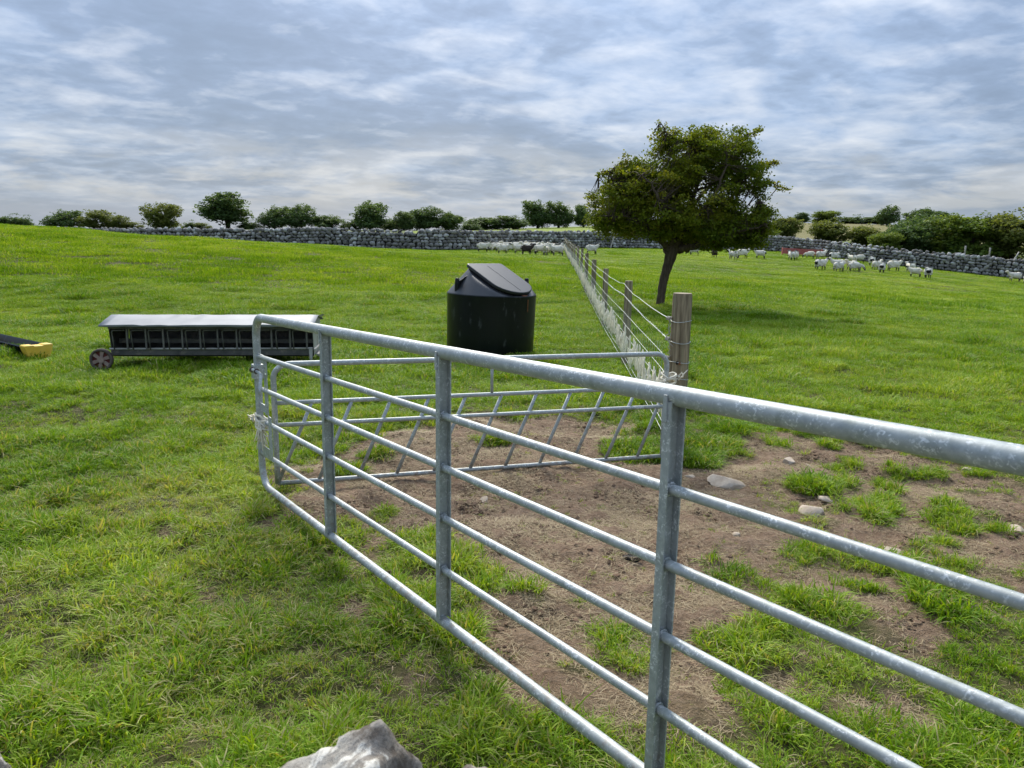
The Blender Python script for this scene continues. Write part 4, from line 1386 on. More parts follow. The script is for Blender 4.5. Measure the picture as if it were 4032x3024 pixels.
# ------------------------------------------------------------------ creep gate (low hurdle with slanting bars)
HL2 = np.array([-1.445, 4.56, 0.0]); HR2 = np.array([1.085, 5.315, 0.0])
HD = (HR2 - HL2) / np.linalg.norm(HR2 - HL2); HLEN = float(np.linalg.norm(HR2 - HL2)); HN = np.array([HD[1], -HD[0], 0.0])


def Hh(t, z, n=0.0):
    return HL2 + HD * t + HN * n + np.array([0, 0, z])


hurdle = thing('creep_gate', 'low galvanised hurdle gate with slanting bars tied to the corner post', 'gate', tuple(HL2))
P = []
r_ = 0.085
for z in np.linspace(0.035, 0.785 - r_ - 0.02, 6): P.append(Hh(0.0, z))
P += arc(Hh(r_ + 0.02, 0.785 - r_), 1.0, 0, 0, 1, (0, 0, 0), (0, 0, 0))[:0]
for a in np.linspace(math.pi, math.pi / 2, 9): P.append(Hh(r_ * 1.25 + r_ * 1.25 * math.cos(a), 0.785 - r_ + r_ * math.sin(a)))
for t in np.linspace(r_ * 1.25 + 0.03, HLEN - r_ - 0.03, 12): P.append(Hh(t, 0.785 - 0.008 * t / HLEN))
for a in np.linspace(math.pi / 2, 0, 9): P.append(Hh(HLEN - r_ + r_ * math.cos(a), 0.777 - r_ + r_ * math.sin(a)))
for z in np.linspace(0.777 - r_ - 0.03, 0.035, 6): P.append(Hh(HLEN, z))
MB().tube(P, 0.017, 14).build('frame', M['galv'], hurdle)
for (z, n_, r2_) in ((0.545, 0.0, 0.0135), (0.412, 0.022, 0.0135)):
    MB().tube([Hh(t, z - 0.006 * t / HLEN, n_) for t in np.linspace(0.0, HLEN, 10)], r2_, 10).build('rail', M['galv'], hurdle)
MB().tube([Hh(t, 0.036, 0) for t in np.linspace(0.0, HLEN, 10)], 0.0145, 10).build('rail', M['galv_old'], hurdle)
for k in range(11):
    t0 = 0.005 + 0.244 * k
    tt = min(t0 + 0.215, HLEN)
    MB().tube([Hh(t0, 0.042), Hh((t0 + tt) / 2, 0.29), Hh(tt, 0.54)], 0.0115, 9).build('slant_bar', M['galv'], hurdle)
MB().tube([Hh(1.37, 0.545), Hh(1.37, 0.66), Hh(1.37, 0.782)], 0.010, 8).build('strut', M['galv'], hurdle)

# ------------------------------------------------------------------ baler twine ties
def twine_tie(name, label, fn, zc_, half_t, half_n, tails, seed, loops=5, off=0.0):
    r = np.random.default_rng(seed)
    mb = MB()
    o = fn(off, zc_)
    for k in range(loops):
        pts = []
        dz = r.normal(0, 0.012)
        for a in np.linspace(0, 2 * math.pi, 26)[:-1]:
            pts.append(fn(off + half_t * math.cos(a) * (1 + r.normal(0, 0.04)), zc_ + dz + r.normal(0, 0.004) + 0.02 * math.sin(a + k), half_n * math.sin(a)))
        mb.tube(pts, 0.0075, 5, closed=True)
    for (dt, dzz, n_str, ln) in tails:
        for k in range(n_str):
            a = fn(off + dt * half_t, zc_ + r.normal(0, 0.012), half_n)
            d = np.array([r.normal(0, 0.35), r.normal(0, 0.35), 0]) * ln * 0.5 + (fn(off + dt * (half_t + 0.04), zc_, half_n) - a) * 0.7 + np.array([0, 0, dzz * ln * r.uniform(0.6, 1.1)])
            mb.tube([a, a + d * 0.35 + r.normal(0, 0.006, 3), a + d * 0.7 + r.normal(0, 0.008, 3), a + d + r.normal(0, 0.010, 3)], [0.0045, 0.0045, 0.0035, 0.002], 4)
    q = tag(mb.build(name, M['twine'], None, origin=tuple(o)), label, 'twine', 'cream baler twine ties on the gates')
    return q


twine_tie('baler_twine', 'frayed cream twine lashing the closing ends of the two gates together', lambda t, z, n=0.0: G(TE + 0.055 + t, z, n), 0.405, 0.075, 0.035,
          [(-1.0, 0.25, 9, 0.07), (0.6, -1.0, 26, 0.14), (0.9, -0.6, 8, 0.08)], 3, 7)
twine_tie('baler_twine', 'cream twine knot holding the hurdle to the fence corner post', lambda t, z, n=0.0: Hh(HLEN + 0.02 + t, z, n), 0.60, 0.05, 0.05,
          [(1.0, 0.5, 5, 0.10), (-1.0, -0.3, 6, 0.06)], 4, 5)

# ------------------------------------------------------------------ wire fence
FX = lambda y: 1.225 + 0.0505 * (y - 5.58)
fence = thing('wire_fence', 'wire netting fence on round wooden posts running away to the stone wall', 'fence', (1.225, 5.58, 0.0))
rf = np.random.default_rng(21)
ys = [5.58] + [9.6 + 4.15 * k for k in range(15)]
for k, yv in enumerate(ys):
    xv = FX(yv); z0 = gz(xv, yv)
    mb = MB()
    lx, ly = rf.normal(0, 0.008, 2)
    if k == 0:
        prof = [(0.078, -0.15), (0.076, 0.15), (0.072, 0.7), (0.069, 1.18), (0.066, 1.20)]
    else:
        rr_ = 0.048 + rf.normal(0, 0.003)
        prof = [(rr_ * 1.05, -0.15), (rr_ * 1.03, 0.3), (rr_, 1.06), (rr_ * 0.93, 1.075)]
    n_ = 24 if k < 4 else 12
    mb.lathe(prof, n_, (0, 0, 0))
    V = mb.v[0]
    V[:, 0] += lx * V[:, 2] + xv; V[:, 1] += ly * V[:, 2] + yv
    V[:, :2] += rf.normal(0, 0.0012, (len(V), 2)); V[:, 2] += z0
    mb.mi[-1] = 1
    o = mb.build('post', [M['wood'], M['wood_end']], fence, auto=45)
    if k == 0:
        o['label'] = 'thick round corner post with wires stapled around it'
        for zr in (1.0, 0.845, 0.70, 0.575, 0.46, 0.30, 0.20, 0.12):
            ring = [np.array([xv, yv, z0 + zr]) + np.array([0.0745 * math.cos(a), 0.0745 * math.sin(a), 0.006 * math.sin(2 * a + zr * 9)]) for a in np.linspace(0, 2 * math.pi, 25)[:-1]]
            MB().tube(ring, 0.0024, 5, closed=True).build('wire_wrap', M['wire'], o)
        # bored hole: raised dark disc in place of its inner shade, with split edge
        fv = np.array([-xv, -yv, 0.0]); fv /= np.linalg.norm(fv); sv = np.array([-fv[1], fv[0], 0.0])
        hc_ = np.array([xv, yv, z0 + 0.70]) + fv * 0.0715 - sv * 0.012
        MB().prism([hc_ + sv * 0.011 * math.cos(a) + np.array([0, 0, 0.013 * math.sin(a)]) for a in np.linspace(0, 2 * math.pi, 13)[:-1]], fv * 0.003).build('bored_hole_disc', M['dung'], o, smooth=False)
        MB().prism([hc_ + sv * q_ + np.array([0, 0, w_]) for (q_, w_) in ((0.012, -0.012), (0.026, -0.014), (0.024, 0.006), (0.012, 0.010))], fv * 0.004).build('split_wood', M['rust'], o, smooth=False)


def wire(z_of, r_, name='wire', m_='wire', sag=0.012, wob=0.0):
    P = []
    for k in range(len(ys) - 1):
        for s in np.linspace(0, 1, 8)[:-1]:
            yv = ys[k] + (ys[k + 1] - ys[k]) * s
            zz = (1 - s) * z_of(k) + s * z_of(k + 1) - sag * 4 * s * (1 - s) + rf.normal(0, wob)
            zg = (1 - s) * gz(FX(ys[k]), ys[k]) + s * gz(FX(ys[k + 1]), ys[k + 1])
            P.append((FX(yv) - 0.056 - (0.012 if k == 0 and s == 0 else 0), yv, zg + zz))
    return MB().tube(P, r_, 5).build(name, M[m_], fence)


wire(lambda k: 1.0 if k == 0 else 1.03, 0.0024, sag=0.03, wob=0.004)
bw = wire(lambda k: 0.845 if k == 0 else 0.90, 0.0024, 'barbed_wire', sag=0.02, wob=0.003)
mb = MB()
for k in range(160):
    yv = 5.7 + 0.11 * k
    i = max(j for j in range(len(ys)) if ys[j] <= yv); s = (yv - ys[i]) / (ys[i + 1] - ys[i])
    za = (0.845 if i == 0 else 0.90) * (1 - s) + 0.90 * s - 0.08 * s * (1 - s) + (1 - s) * gz(FX(ys[i]), ys[i]) + s * gz(FX(ys[i + 1]), ys[i + 1])
    c = np.array([FX(yv) - 0.056, yv, za])
    for q in range(2):
        d = rf.normal(size=3); d[1] *= 0.3; d *= 0.012 / np.linalg.norm(d)
        mb.tube([c - d, c + d], 0.0013, 3)
mb.build('barbs', M['wire'], bw)['kind'] = 'stuff'
for zz in (0.70, 0.575, 0.46, 0.36, 0.27, 0.19, 0.12):
    wire(lambda k, zz=zz: zz, 0.0024, 'netting_strand', sag=0.008, wob=0.002)
mb = MB(); wb = MB()
yv = 5.75
while yv < ys[-1]:
    zg = gz(FX(yv), yv)
    xx = FX(yv) - 0.058
    mb.tube([(xx, yv, zg + 0.10), (xx, yv + rf.normal(0, 0.004), zg + 0.40), (xx, yv, zg + 0.70)], 0.0013, 3, caps=False)
    # wool rubbed off on the wires by passing sheep
    dens_ = 0.95 if yv < 20 else 0.75
    for q in range(3 if yv < 24 else 2):
        if rf.uniform() < dens_ * 0.72:
            yy = yv + rf.uniform(-0.06, 0.06)
            zlo = 0.20 + rf.uniform(-0.05, 0.10); zhi = zlo + rf.uniform(0.12, 0.30)
            zz = np.linspace(zlo, zhi, 7)
            pts = np.stack([xx - 0.006 + rf.normal(0, 0.004, 7), yy + rf.normal(0, 0.004, 7), zg + zz], -1)
            wb.tube(pts, rf.uniform(0.0065, 0.0125) * np.array([0.4, 1, 0.8, 1.15, 0.9, 1.0, 0.35]) * rf.uniform(0.8, 1.25, 7), 5)
    yv += 0.15 if yv < 26 else 0.22
mb.build('netting_stays', M['wire'], fence)['kind'] = 'stuff'
wb.build('snagged_wool', M['wool_bits'], fence)['kind'] = 'stuff'
# wire tail twisted round itself beside the corner post
mb = MB()
c0 = np.array([FX(5.58) - 0.085, 5.56, 0.0])
for (za, zb_, sd_) in ((0.86, 1.01, 1), (0.70, 0.86, 2), (0.80, 1.0, 3)):
    r9 = np.random.default_rng(sd_)
    mb.tube([c0 + np.array([r9.normal(0, 0.012), r9.normal(0, 0.012), z]) for z in np.linspace(za, zb_, 12)], 0.003, 5)
for z in (1.0, 0.85, 0.71):
    for q in range(5):
        mb.tube([c0 + np.array([-0.014 * q / 5 + 0.010 * math.cos(a), 0.012 * math.sin(a) + 0.01 * q, z + 0.012 * math.sin(a * 1.7)]) for a in np.linspace(0, 6, 9)], 0.003, 4)
mb.build('wire_tails', M['whitewood'], fence)

# ------------------------------------------------------------------ sheep feeder on wheels
FP = np.array([-4.66, 8.60, 0.0]); FE = np.array([2.35, 0.25, 0.0]); FLN = float(np.linalg.norm(FE)); FE = FE / FLN
FN_ = np.array([-FE[1], FE[0], 0.0])
FZ0 = float(terrain(-3.5, 8.7))


def Q(s, d, z):
    return FP + FE * s + FN_ * d + np.array([0, 0, z + FZ0 + 0.004 * s])


feeder = thing('sheep_feeder', 'long galvanised trough feeder with pitched roof, barred openings and one wheel', 'feeder', tuple(FP))
AX = [FE, FN_, (0, 0, 1)]


def sheet(pts, th, name, m_, parent, bevel=0):
    o = np.asarray(pts, float)
    n = np.cross(o[1] - o[0], o[2] - o[0]); n /= np.linalg.norm(n)
    return MB().prism(o, n * th).build(name, M[m_], parent, smooth=False, bevel=bevel)


rp = MB()
ss = np.linspace(0.03, FLN + 0.02, 26)
rr_ = np.random.default_rng(3)
top = []
prof = [(-0.115, 0.500), (-0.11, 0.524), (0.08, 0.562), (0.27, 0.60), (0.46, 0.562), (0.65, 0.52), (0.655, 0.50)]
for s_ in ss:
    for (d_, z_) in prof:
        dent = rr_.normal(0, 0.0025) + (0.012 * math.exp(-((s_ - 0.9) / 0.35) ** 2) * (-1 if 0 < d_ < 0.2 else 0))
        top.append(Q(s_, d_, z_ + dent))
k = len(prof)
F = []
for i in range(len(ss) - 1):
    for j in range(k - 1):
        F.append((i * k + j, (i + 1) * k + j, (i + 1) * k + j + 1, i * k + j + 1))
rp.add(top, F)
ro = rp.build('roof', M['roof'], feeder, auto=25)
md = ro.modifiers.new('thick', 'SOLIDIFY'); md.thickness = 0.004; md.offset = -1
# torn ridge end at the right
MB().add([Q(FLN + 0.02, 0.20, 0.59), Q(FLN + 0.07, 0.24, 0.618), Q(FLN + 0.09, 0.30, 0.60), Q(FLN + 0.06, 0.36, 0.575), Q(FLN + 0.02, 0.34, 0.588), Q(FLN + 0.05, 0.27, 0.575)],
         [(0, 1, 5), (1, 2, 5), (2, 3, 5), (3, 4, 5), (4, 0, 5)]).build('torn_ridge_end', M['feeder_pale'], feeder, smooth=False)
# end panels
for (s_, m_) in ((0.10, 'feeder'), (FLN - 0.012, 'feeder_pale')):
    pl = [Q(s_, 0.03, 0.15), Q(s_, 0.51, 0.15), Q(s_, 0.57, 0.525), Q(s_, 0.27, 0.588), Q(s_, -0.03, 0.525)]
    MB().prism(pl, FE * 0.006).build('end_panel', M[m_], feeder, smooth=False)
mb = MB(); mb.box(Q(FLN + 0.004, 0.25, 0.22), (0.02, 0.50, 0.02), AX); mb.box(Q(FLN + 0.03, 0.30, 0.15), (0.05, 0.42, 0.02), AX)
mb.build('end_brace', M['feeder_pale'], feeder, smooth=False)
MB().box(Q(FLN / 2 + 0.05, 0.53, 0.34), (FLN - 0.13, 0.006, 0.37), AX).build('back_panel', M['feeder'], feeder, smooth=False)
mb = MB()
for (a_, b_) in (((0.0, 0.235), (0.0, 0.165)), ((0.0, 0.165), (0.10, 0.135)), ((0.10, 0.135), (0.45, 0.135)), ((0.45, 0.135), (0.53, 0.24))):
    mb.prism([Q(0.10, a_[0], a_[1]), Q(0.10, b_[0], b_[1]), Q(0.10, b_[0] + 0.005, b_[1] + 0.004), Q(0.10, a_[0] + 0.005, a_[1] + 0.004)], FE * (FLN - 0.13))
mb.build('trough', M['feeder'], feeder, smooth=False)
MB().tube([Q(0.09, -0.004, 0.238), Q(FLN / 2, -0.004, 0.236), Q(FLN - 0.02, -0.004, 0.238)], 0.011, 8).build('trough_lip', M['feeder_pale'], feeder)
MB().box(Q(FLN / 2 + 0.04, -0.02, 0.488), (FLN - 0.12, 0.02, 0.05), AX).build('header_bar', M['feeder'], feeder, smooth=False)
MB().box(Q(FLN / 2 + 0.05, 0.20, 0.30), (FLN - 0.14, 0.008, 0.05), AX).build('inner_rail', M['feeder'], feeder, smooth=False)
nb = 11
bw_ = (FLN - 0.17) / nb
for k in range(nb):
    s0 = 0.125 + bw_ * k + 0.006 * math.sin(k * 2.3)
    P = [Q(s0 + 0.02, -0.012, 0.232), Q(s0 + 0.015, -0.022, 0.34), Q(s0 + 0.012, -0.028, 0.43)] + \
        [Q(s0 + 0.012 + 0.02 * (1 - math.cos(a)), -0.03, 0.43 + 0.02 * math.sin(a)) for a in (0.5, 1.0, 1.57)] + \
        [Q(s0 + bw_ * 0.55, -0.03, 0.452), Q(s0 + bw_ - 0.045, -0.03, 0.452)]
    MB().tube(P, 0.0075, 7).build('bay_hoop', M['feeder_bar'], feeder)
    MB().box((Q(s0 + bw_ - 0.03, -0.02, 0.352)), (0.018, 0.014, 0.235), AX).build('bay_divider', M['feeder_bar'], feeder, smooth=False)
# leg at the right end, wheel at the left
mb = MB(); mb.prism([Q(FLN - 0.06, -0.02, 0.23), Q(FLN - 0.02, -0.02, 0.23), Q(FLN - 0.03, -0.02, -0.02), Q(FLN - 0.05, -0.02, -0.02)], FN_ * 0.02)
mb.build('leg', M['feeder_pale'], feeder, smooth=False)
mb = MB(); mb.prism([Q(FLN - 0.05, 0.50, 0.18), Q(FLN - 0.01, 0.50, 0.18), Q(FLN - 0.02, 0.50, -0.02), Q(FLN - 0.04, 0.50, -0.02)], FN_ * 0.02)
mb.build('leg', M['feeder_pale'], feeder, smooth=False)
WC = Q(0.02, -0.07, 0.125); WR = 0.148
wheel = MB()
nw_ = 40
prof_w = [(0.098, -0.026), (0.115, -0.030), (0.124, -0.023), (0.126, 0.0), (0.124, 0.023), (0.115, 0.030), (0.098, 0.026)]
V = []
for a in np.linspace(0, 2 * math.pi, nw_ + 1)[:-1]:
    for (rad_, w_) in prof_w:
        V.append(WC + FE * rad_ * math.cos(a) + np.array([0, 0, 1.0]) * rad_ * math.sin(a) + FN_ * w_)
kk = len(prof_w)
F = [(i * kk + j, ((i + 1) % nw_) * kk + j, ((i + 1) % nw_) * kk + (j + 1) % kk, i * kk + (j + 1) % kk) for i in range(nw_) for j in range(kk)]
wo_ = wheel.add(V, F).build('wheel', M['rubber'], feeder)
mb = MB()
disc = [WC + FE * 0.100 * math.cos(a) + np.array([0, 0, 1.0]) * 0.100 * math.sin(a) for a in np.linspace(0, 2 * math.pi, 33)[:-1]]
mb.prism(disc, FN_ * 0.012); mb.build('wheel_recess', M['hub_red'], wo_, smooth=False)
mb = MB()
for k in range(6):
    a = k * math.pi / 3 + 0.35
    pts = []
    for (rad_, da) in ((0.101, -0.22), (0.101, 0.22), (0.026, 0.55), (0.026, -0.55)):
        pts.append(WC - FN_ * 0.018 + FE * rad_ * math.cos(a + da) + np.array([0, 0, 1.0]) * rad_ * math.sin(a + da))
    mb.prism(pts, FN_ * 0.014)
hb = [WC - FN_ * 0.03 + FE * 0.036 * math.cos(a) + np.array([0, 0, 1.0]) * 0.036 * math.sin(a) for a in np.linspace(0, 2 * math.pi, 17)[:-1]]
mb.prism(hb, FN_ * 0.03)
mb.build('spokes', M['hub'], wo_, smooth=False)
MB().box(Q(0.05, -0.045, 0.18), (0.10, 0.02, 0.035), AX).build('axle_bracket', M['feeder_pale'], feeder, smooth=False)

# ------------------------------------------------------------------ black tank with slanted lid
TX, TY_, TRR, TZ = -0.31, 10.40, 0.60, 0.82
tz0 = float(terrain(TX, TY_))
tank = thing('plastic_tank', 'round black plastic feed bin with conical top and slanted lid', 'tank', (TX, TY_, tz0))
T0 = np.array([TX, TY_, tz0])
LA = R(-43)                                   # lid slopes down towards the front right
LDX, LDY = math.cos(LA), math.sin(LA)
LT = R(24.5)


def lid_plane(x, y):
    a = x * LDX + y * LDY
    return TZ + 0.328 - (a + 0.174) * math.tan(LT)


mb = MB()
mb.lathe([(0.575, -0.03), (0.59, 0.02), (0.592, 0.30), (0.597, 0.60), (TRR, TZ - 0.03), (TRR + 0.003, TZ - 0.008), (TRR - 0.004, TZ + 0.004)], 72, T0, cap=False)
rs = np.concatenate([np.linspace(TRR - 0.004, 0.02, 46), [0.001]])
th_ = np.arange(72) / 72 * 2 * math.pi
V = []
for q in rs:
    zc_ = TZ + 0.004 + (TRR - 0.004 - q) * 1.14
    for a in th_:
        xx, yy = q * math.cos(a), q * math.sin(a)
        V.append(T0 + np.array([xx, yy, min(zc_, lid_plane(xx, yy))]))
F = []
for i in range(len(rs) - 1):
    for k in range(72):
        F.append((i * 72 + k, i * 72 + (k + 1) % 72, (i + 1) * 72 + (k + 1) % 72, (i + 1) * 72 + k))
mb.add(V, F, 1)
mb.build('body', [M['black_plastic'], M['black_lid']], tank, auto=28)
# lid: square shoulders at the top, rounded nose at the bottom
lx = np.array([math.cos(LT) * LDX, math.cos(LT) * LDY, -math.sin(LT)])
ly = np.array([-LDY, LDX, 0.0])
lz = np.cross(lx, ly)
LO = T0 + np.array([-0.174 * LDX, -0.174 * LDY, TZ + 0.328])


def lid_outline(w, l0, ln, rnd):
    pts = []
    for a in np.linspace(math.pi, math.pi * 1.5, 6): pts.append((l0 + rnd + rnd * math.cos(a), -w + rnd + rnd * math.sin(a)))
    cx = ln - w * 0.80
    for a in np.linspace(-math.pi / 2, math.pi / 2, 25): pts.append((cx + w * 0.80 * math.cos(a), w * math.sin(a)))
    for a in np.linspace(math.pi / 2, math.pi, 6): pts.append((l0 + rnd + rnd * math.cos(a), w - rnd + rnd * math.sin(a)))
    return pts


ol = lid_outline(0.335, -0.02, 0.80, 0.05)
MB().prism([LO + lx * a + ly * b_ - lz * 0.03 for (a, b_) in lid_outline(0.31, 0.01, 0.775, 0.05)], lz * 0.05).build('lid_collar', M['black_plastic'], tank, smooth=False)
lo_ = MB().prism([LO + lx * a + ly * b_ + lz * 0.018 for (a, b_) in ol], lz * 0.042).build('lid', M['black_lid'], tank, smooth=True, auto=35, bevel=0.009)
MB().prism([LO + lx * a + ly * b_ + lz * 0.0595 for (a, b_) in ((0.06, -0.004), (0.74, -0.004), (0.74, 0.004), (0.06, 0.004))], lz * 0.003).build('lid_crease', M['black_lid'], lo_, smooth=False)
# lifting lugs: a peg with a fin running into the cone
for (az, nm) in ((R(214), 'a'), (R(30), 'b')):
    ca, sa = math.cos(az), math.sin(az)
    c = T0 + np.array([0.54 * ca, 0.54 * sa, TZ + 0.085])
    mb = MB()
    mb.lathe([(0.034, -0.07), (0.034, 0.04), (0.029, 0.105), (0.022, 0.115)], 14, c)
    tq = np.array([-sa, ca, 0])
    mb.prism([c + np.array([0, 0, 0.06]) - tq * 0.006, c + np.array([-0.16 * ca, -0.16 * sa, 0.16]) - tq * 0.006, c + np.array([-0.10 * ca, -0.10 * sa, 0.02]) - tq * 0.006, c + np.array([0, 0, -0.02]) - tq * 0.006], tq * 0.012)
    mb.build('lifting_lug', M['black_plastic'], tank, auto=40)
# rusty hasp with a chain under the nose of the lid
hc = LO + lx * 0.80 + lz * 0.02 + ly * 0.03
mb = MB()
mb.prism([hc + ly * -0.05 + lx * 0.004, hc + ly * 0.05 + lx * 0.004, hc + ly * 0.05 + lx * 0.03 + np.array([0, 0, -0.06]), hc + ly * 0.0 + lx * 0.03 + np.array([0, 0, -0.045])], lx * 0.008)
hs = mb.build('hasp', M['rust'], tank, smooth=False)
mb = MB()
for k in range(7):
    c = hc + ly * 0.03 + lx * 0.05 + np.array([0, 0, -0.05 - 0.022 * k])
    e1 = ly if k % 2 else np.array([LDX, LDY, 0])
    mb.tube([c + e1 * 0.007 * math.cos(a) + np.array([0, 0, 0.014 * math.sin(a)]) for a in np.linspace(0, 6.283, 11)[:-1]], 0.0028, 5, closed=True)
mb.build('chain', M['rust'], hs)
tank.rotation_euler = (0, R(1.2), 0)

# ------------------------------------------------------------------ plastic trough with yellow end
pt0 = np.array([-5.83, 9.33, 0.0]); pd = np.array([-0.80, 0.60, 0.0]); pn = np.array([0.60, 0.80, 0.0])
pt0[2] = float(terrain(pt0[0], pt0[1])) + 0.01
ptr = thing('feed_trough', 'black plastic ground trough with a yellow end cap at the left edge', 'trough', tuple(pt0))


def PT(s, d, z):
    return pt0 + pd * s + pn * d + np.array([0, 0, z])


tp_ = [(-0.15, 0.140), (-0.14, 0.150), (-0.13, 0.140), (-0.09, 0.03), (0.09, 0.03), (0.13, 0.140), (0.14, 0.150), (0.15, 0.140), (0.10, 0.008), (-0.10, 0.008)]
mb = MB()
mb.prism([PT(0.10, d, z) for (d, z) in tp_], pd * 1.9)
for k in range(17):
    s_ = 0.20 + 0.105 * k
    mb.prism([PT(s_, -0.148, 0.130), PT(s_, -0.103, 0.01), PT(s_, -0.113, 0.008), PT(s_, -0.160, 0.130)], pd * 0.016)
mb.build('channel', M['black_plastic'], ptr, smooth=False)
mb = MB()
ec = [(-0.165, 0.152), (-0.15, 0.164), (-0.06, 0.164), (-0.05, 0.152), (0.05, 0.152), (0.06, 0.164), (0.15, 0.164), (0.165, 0.152), (0.12, 0.0), (-0.12, 0.0)]
mb.prism([PT(-0.02, d, z) for (d, z) in ec], pd * 0.15)
mb.build('end_cap', M['yellow'], ptr, smooth=False, bevel=0.012)
MB().prism([PT(1.98, d, z) for (d, z) in ec], pd * 0.06).build('end_cap', M['yellow'], ptr, smooth=False, bevel=0.01)

# ------------------------------------------------------------------ long red trough by the far wall
ra = np.array([24.6, 71.6, 0.0]); rb = np.array([28.0, 71.0, 0.0])
ra[2] = float(terrain(ra[0], ra[1])); rb[2] = float(terrain(rb[0], rb[1]))
red = thing('red_trough', 'long faded red metal trough standing against the far wall', 'trough', tuple(ra))
rd = (rb - ra) / np.linalg.norm(rb - ra); rl = float(np.linalg.norm(rb - ra)); rn = np.array([-rd[1], rd[0], 0.0])
mb = MB()
for (d0, d1, z0, z1) in ((-0.45, -0.45, 0.10, 0.62), (0.0, 0.0, 0.10, 0.62)):
    mb.box(ra + rd * rl / 2 + rn * d0 + np.array([0, 0, 0.36]), (rl, 0.03, 0.52), [rd, rn, (0, 0, 1)])
mb.box(ra + rd * rl / 2 + rn * -0.225 + np.array([0, 0, 0.12]), (rl - 0.02, 0.42, 0.03), [rd, rn, (0, 0, 1)])
mb.build('tray', M['red'], red, smooth=False)
for s_ in (0.0, rl):
    MB().box(ra + rd * s_ + rn * -0.225 + np.array([0, 0, 0.34]), (0.05, 0.52, 0.66), [rd, rn, (0, 0, 1)]).build('end_plate', M['red'], red, smooth=False)
for s_ in (0.5, rl - 0.5):
    MB().box(ra + rd * s_ + rn * -0.47 + np.array([0, 0, 0.28]), (0.06, 0.02, 0.62), [rd, rn, (0, 0, 1)]).build('leg', M['red'], red, smooth=False)

# ------------------------------------------------------------------ odd posts by the wall
def stick(name, label, a, b_, r_, m_, group=None):
    a = np.asarray(a, float)
    mb = MB(); n_ = 6
    P = np.linspace(a, np.asarray(b_, float), n_) + rng.normal(0, r_ * 0.12, (n_, 3))
    mb.tube(P, np.linspace(r_ * 1.05, r_ * 0.9, n_), 8)
    return tag(mb.build(name, M[m_], None, origin=tuple(a)), label, 'post', group)


z_ = float(terrain(9.1, 73.4))
stick('leaning_stake', 'bleached stake leaning against the wall left of the hawthorn trunk', (9.0, 73.2, z_ - 0.1), (9.55, 73.9, z_ + 1.45), 0.055, 'whitewood')
for (x_, y_, h_, lb_) in ((39.6, 68.5, 1.9, 'left of two thin posts before the scrub behind the sloping wall'), (41.6, 68.2, 1.9, 'right of two thin posts before the scrub behind the sloping wall')):
    z_ = float(terrain(x_, y_))
    stick('scrub_post', lb_, (x_, y_, z_ - 0.1), (x_ + 0.02, y_, z_ + h_), 0.07, 'whitewood', 'thin posts behind the sloping wall')
z_ = float(terrain(42.5, 67))
stick('fallen_rail', 'grey fallen rail slanting behind the sloping wall at the right', (42.3, 66.5, z_ + 0.2), (43.5, 67.2, z_ + 1.7), 0.06, 'whitewood')
for k, (x_, y_) in enumerate([(-33.5, 63), (-22.0, 62.5), (-12.0, 63.5), (-5.8, 64.0), (-15.5, 63.5)]):
    z_ = float(terrain(x_, y_))
    stick('fence_post', ['stubby post behind the wall under the dome shaped bush', 'stubby post behind the wall under the pair of dark trees', 'stubby post behind the wall below the umbrella tree', 'stubby post behind the wall where the meadow begins', 'stubby post behind the wall left of the umbrella tree'][k],
          (x_, y_, z_ - 0.1), (x_, y_, z_ + 1.55), 0.07, 'wood', 'posts showing over the stone wall')

# ------------------------------------------------------------------ rocks on the trodden ground
ROCKS = [
    (2.01, 5.35, 0.150, (1.0, 0.7, 0.50), 'pale cracked rock in the soil right of the corner post'),
    (1.42, 4.83, 0.215, (1.0, 0.6, 0.34), 'broad flat brown rock set in the soil at the corner post foot'),
    (1.80, 4.36, 0.165, (1.0, 0.7, 0.55), 'square pale rock beside the big grass tussock on the soil'),
    (1.97, 4.57, 0.105, (1.0, 0.7, 0.55), 'rounded tan rock just behind the square pale rock'),
    (2.15, 4.96, 0.090, (1.0, 0.6, 0.5), 'smooth oval stone among grass behind the tan rock'),
    (2.03, 3.80, 0.140, (1.0, 0.6, 0.30), 'flat pinkish stone nearly buried below the second gate bar'),
    (3.26, 5.25, 0.090, (1.0, 0.7, 0.55), 'pale stone under the thick top bar near the right edge'),
    (2.85, 4.08, 0.120, (1.0, 0.6, 0.40), 'pale flat stone at the right edge of the soil'),
    (-0.03, 4.56, 0.095, (1.0, 0.6, 0.35), 'tan stone half sunk in the soil behind the second stay'),
    (-0.16, 4.52, 0.060, (1.0, 0.7, 0.5), 'small tan stone beside the sunken one behind the second stay'),
    (2.19, 5.46, 0.055, (1.0, 0.7, 0.6), 'small white stone behind the cracked rock'),
    (1.21, 4.97, 0.085, (1.0, 0.6, 0.4), 'brownish stone at the left foot of the flat brown rock'),
    (1.21, 3.87, 0.045, (1.0, 0.8, 0.6), 'pebble alone on the bare soil right of the third stay'),
    (2.31, 3.98, 0.045, (1.0, 0.6, 0.5), 'grey pebble on the soil right of the flat pinkish stone'),
]
for k, (x_, y_, w_, sh, lb_) in enumerate(ROCKS):
    me = stone_mesh('rock', 900 + k, 4, (w_ / 2 * 1.3, w_ / 2 * sh[1] * 1.3, w_ / 2 * sh[2] * 1.35), 9, 0.006, M['rock'], 0.5)
    me.set_sharp_from_angle(angle=R(24))
    o = bpy.data.objects.new('field_rock', me); col.objects.link(o)
    o.location = (x_, y_, gz(x_, y_) - 0.016 + w_ * sh[2] * 0.10)
    o.rotation_euler = (rng.normal(0, 0.12), rng.normal(0, 0.12), rng.uniform(0, 6.28))
    tag(o, lb_, 'rock', 'rocks on the trodden soil')
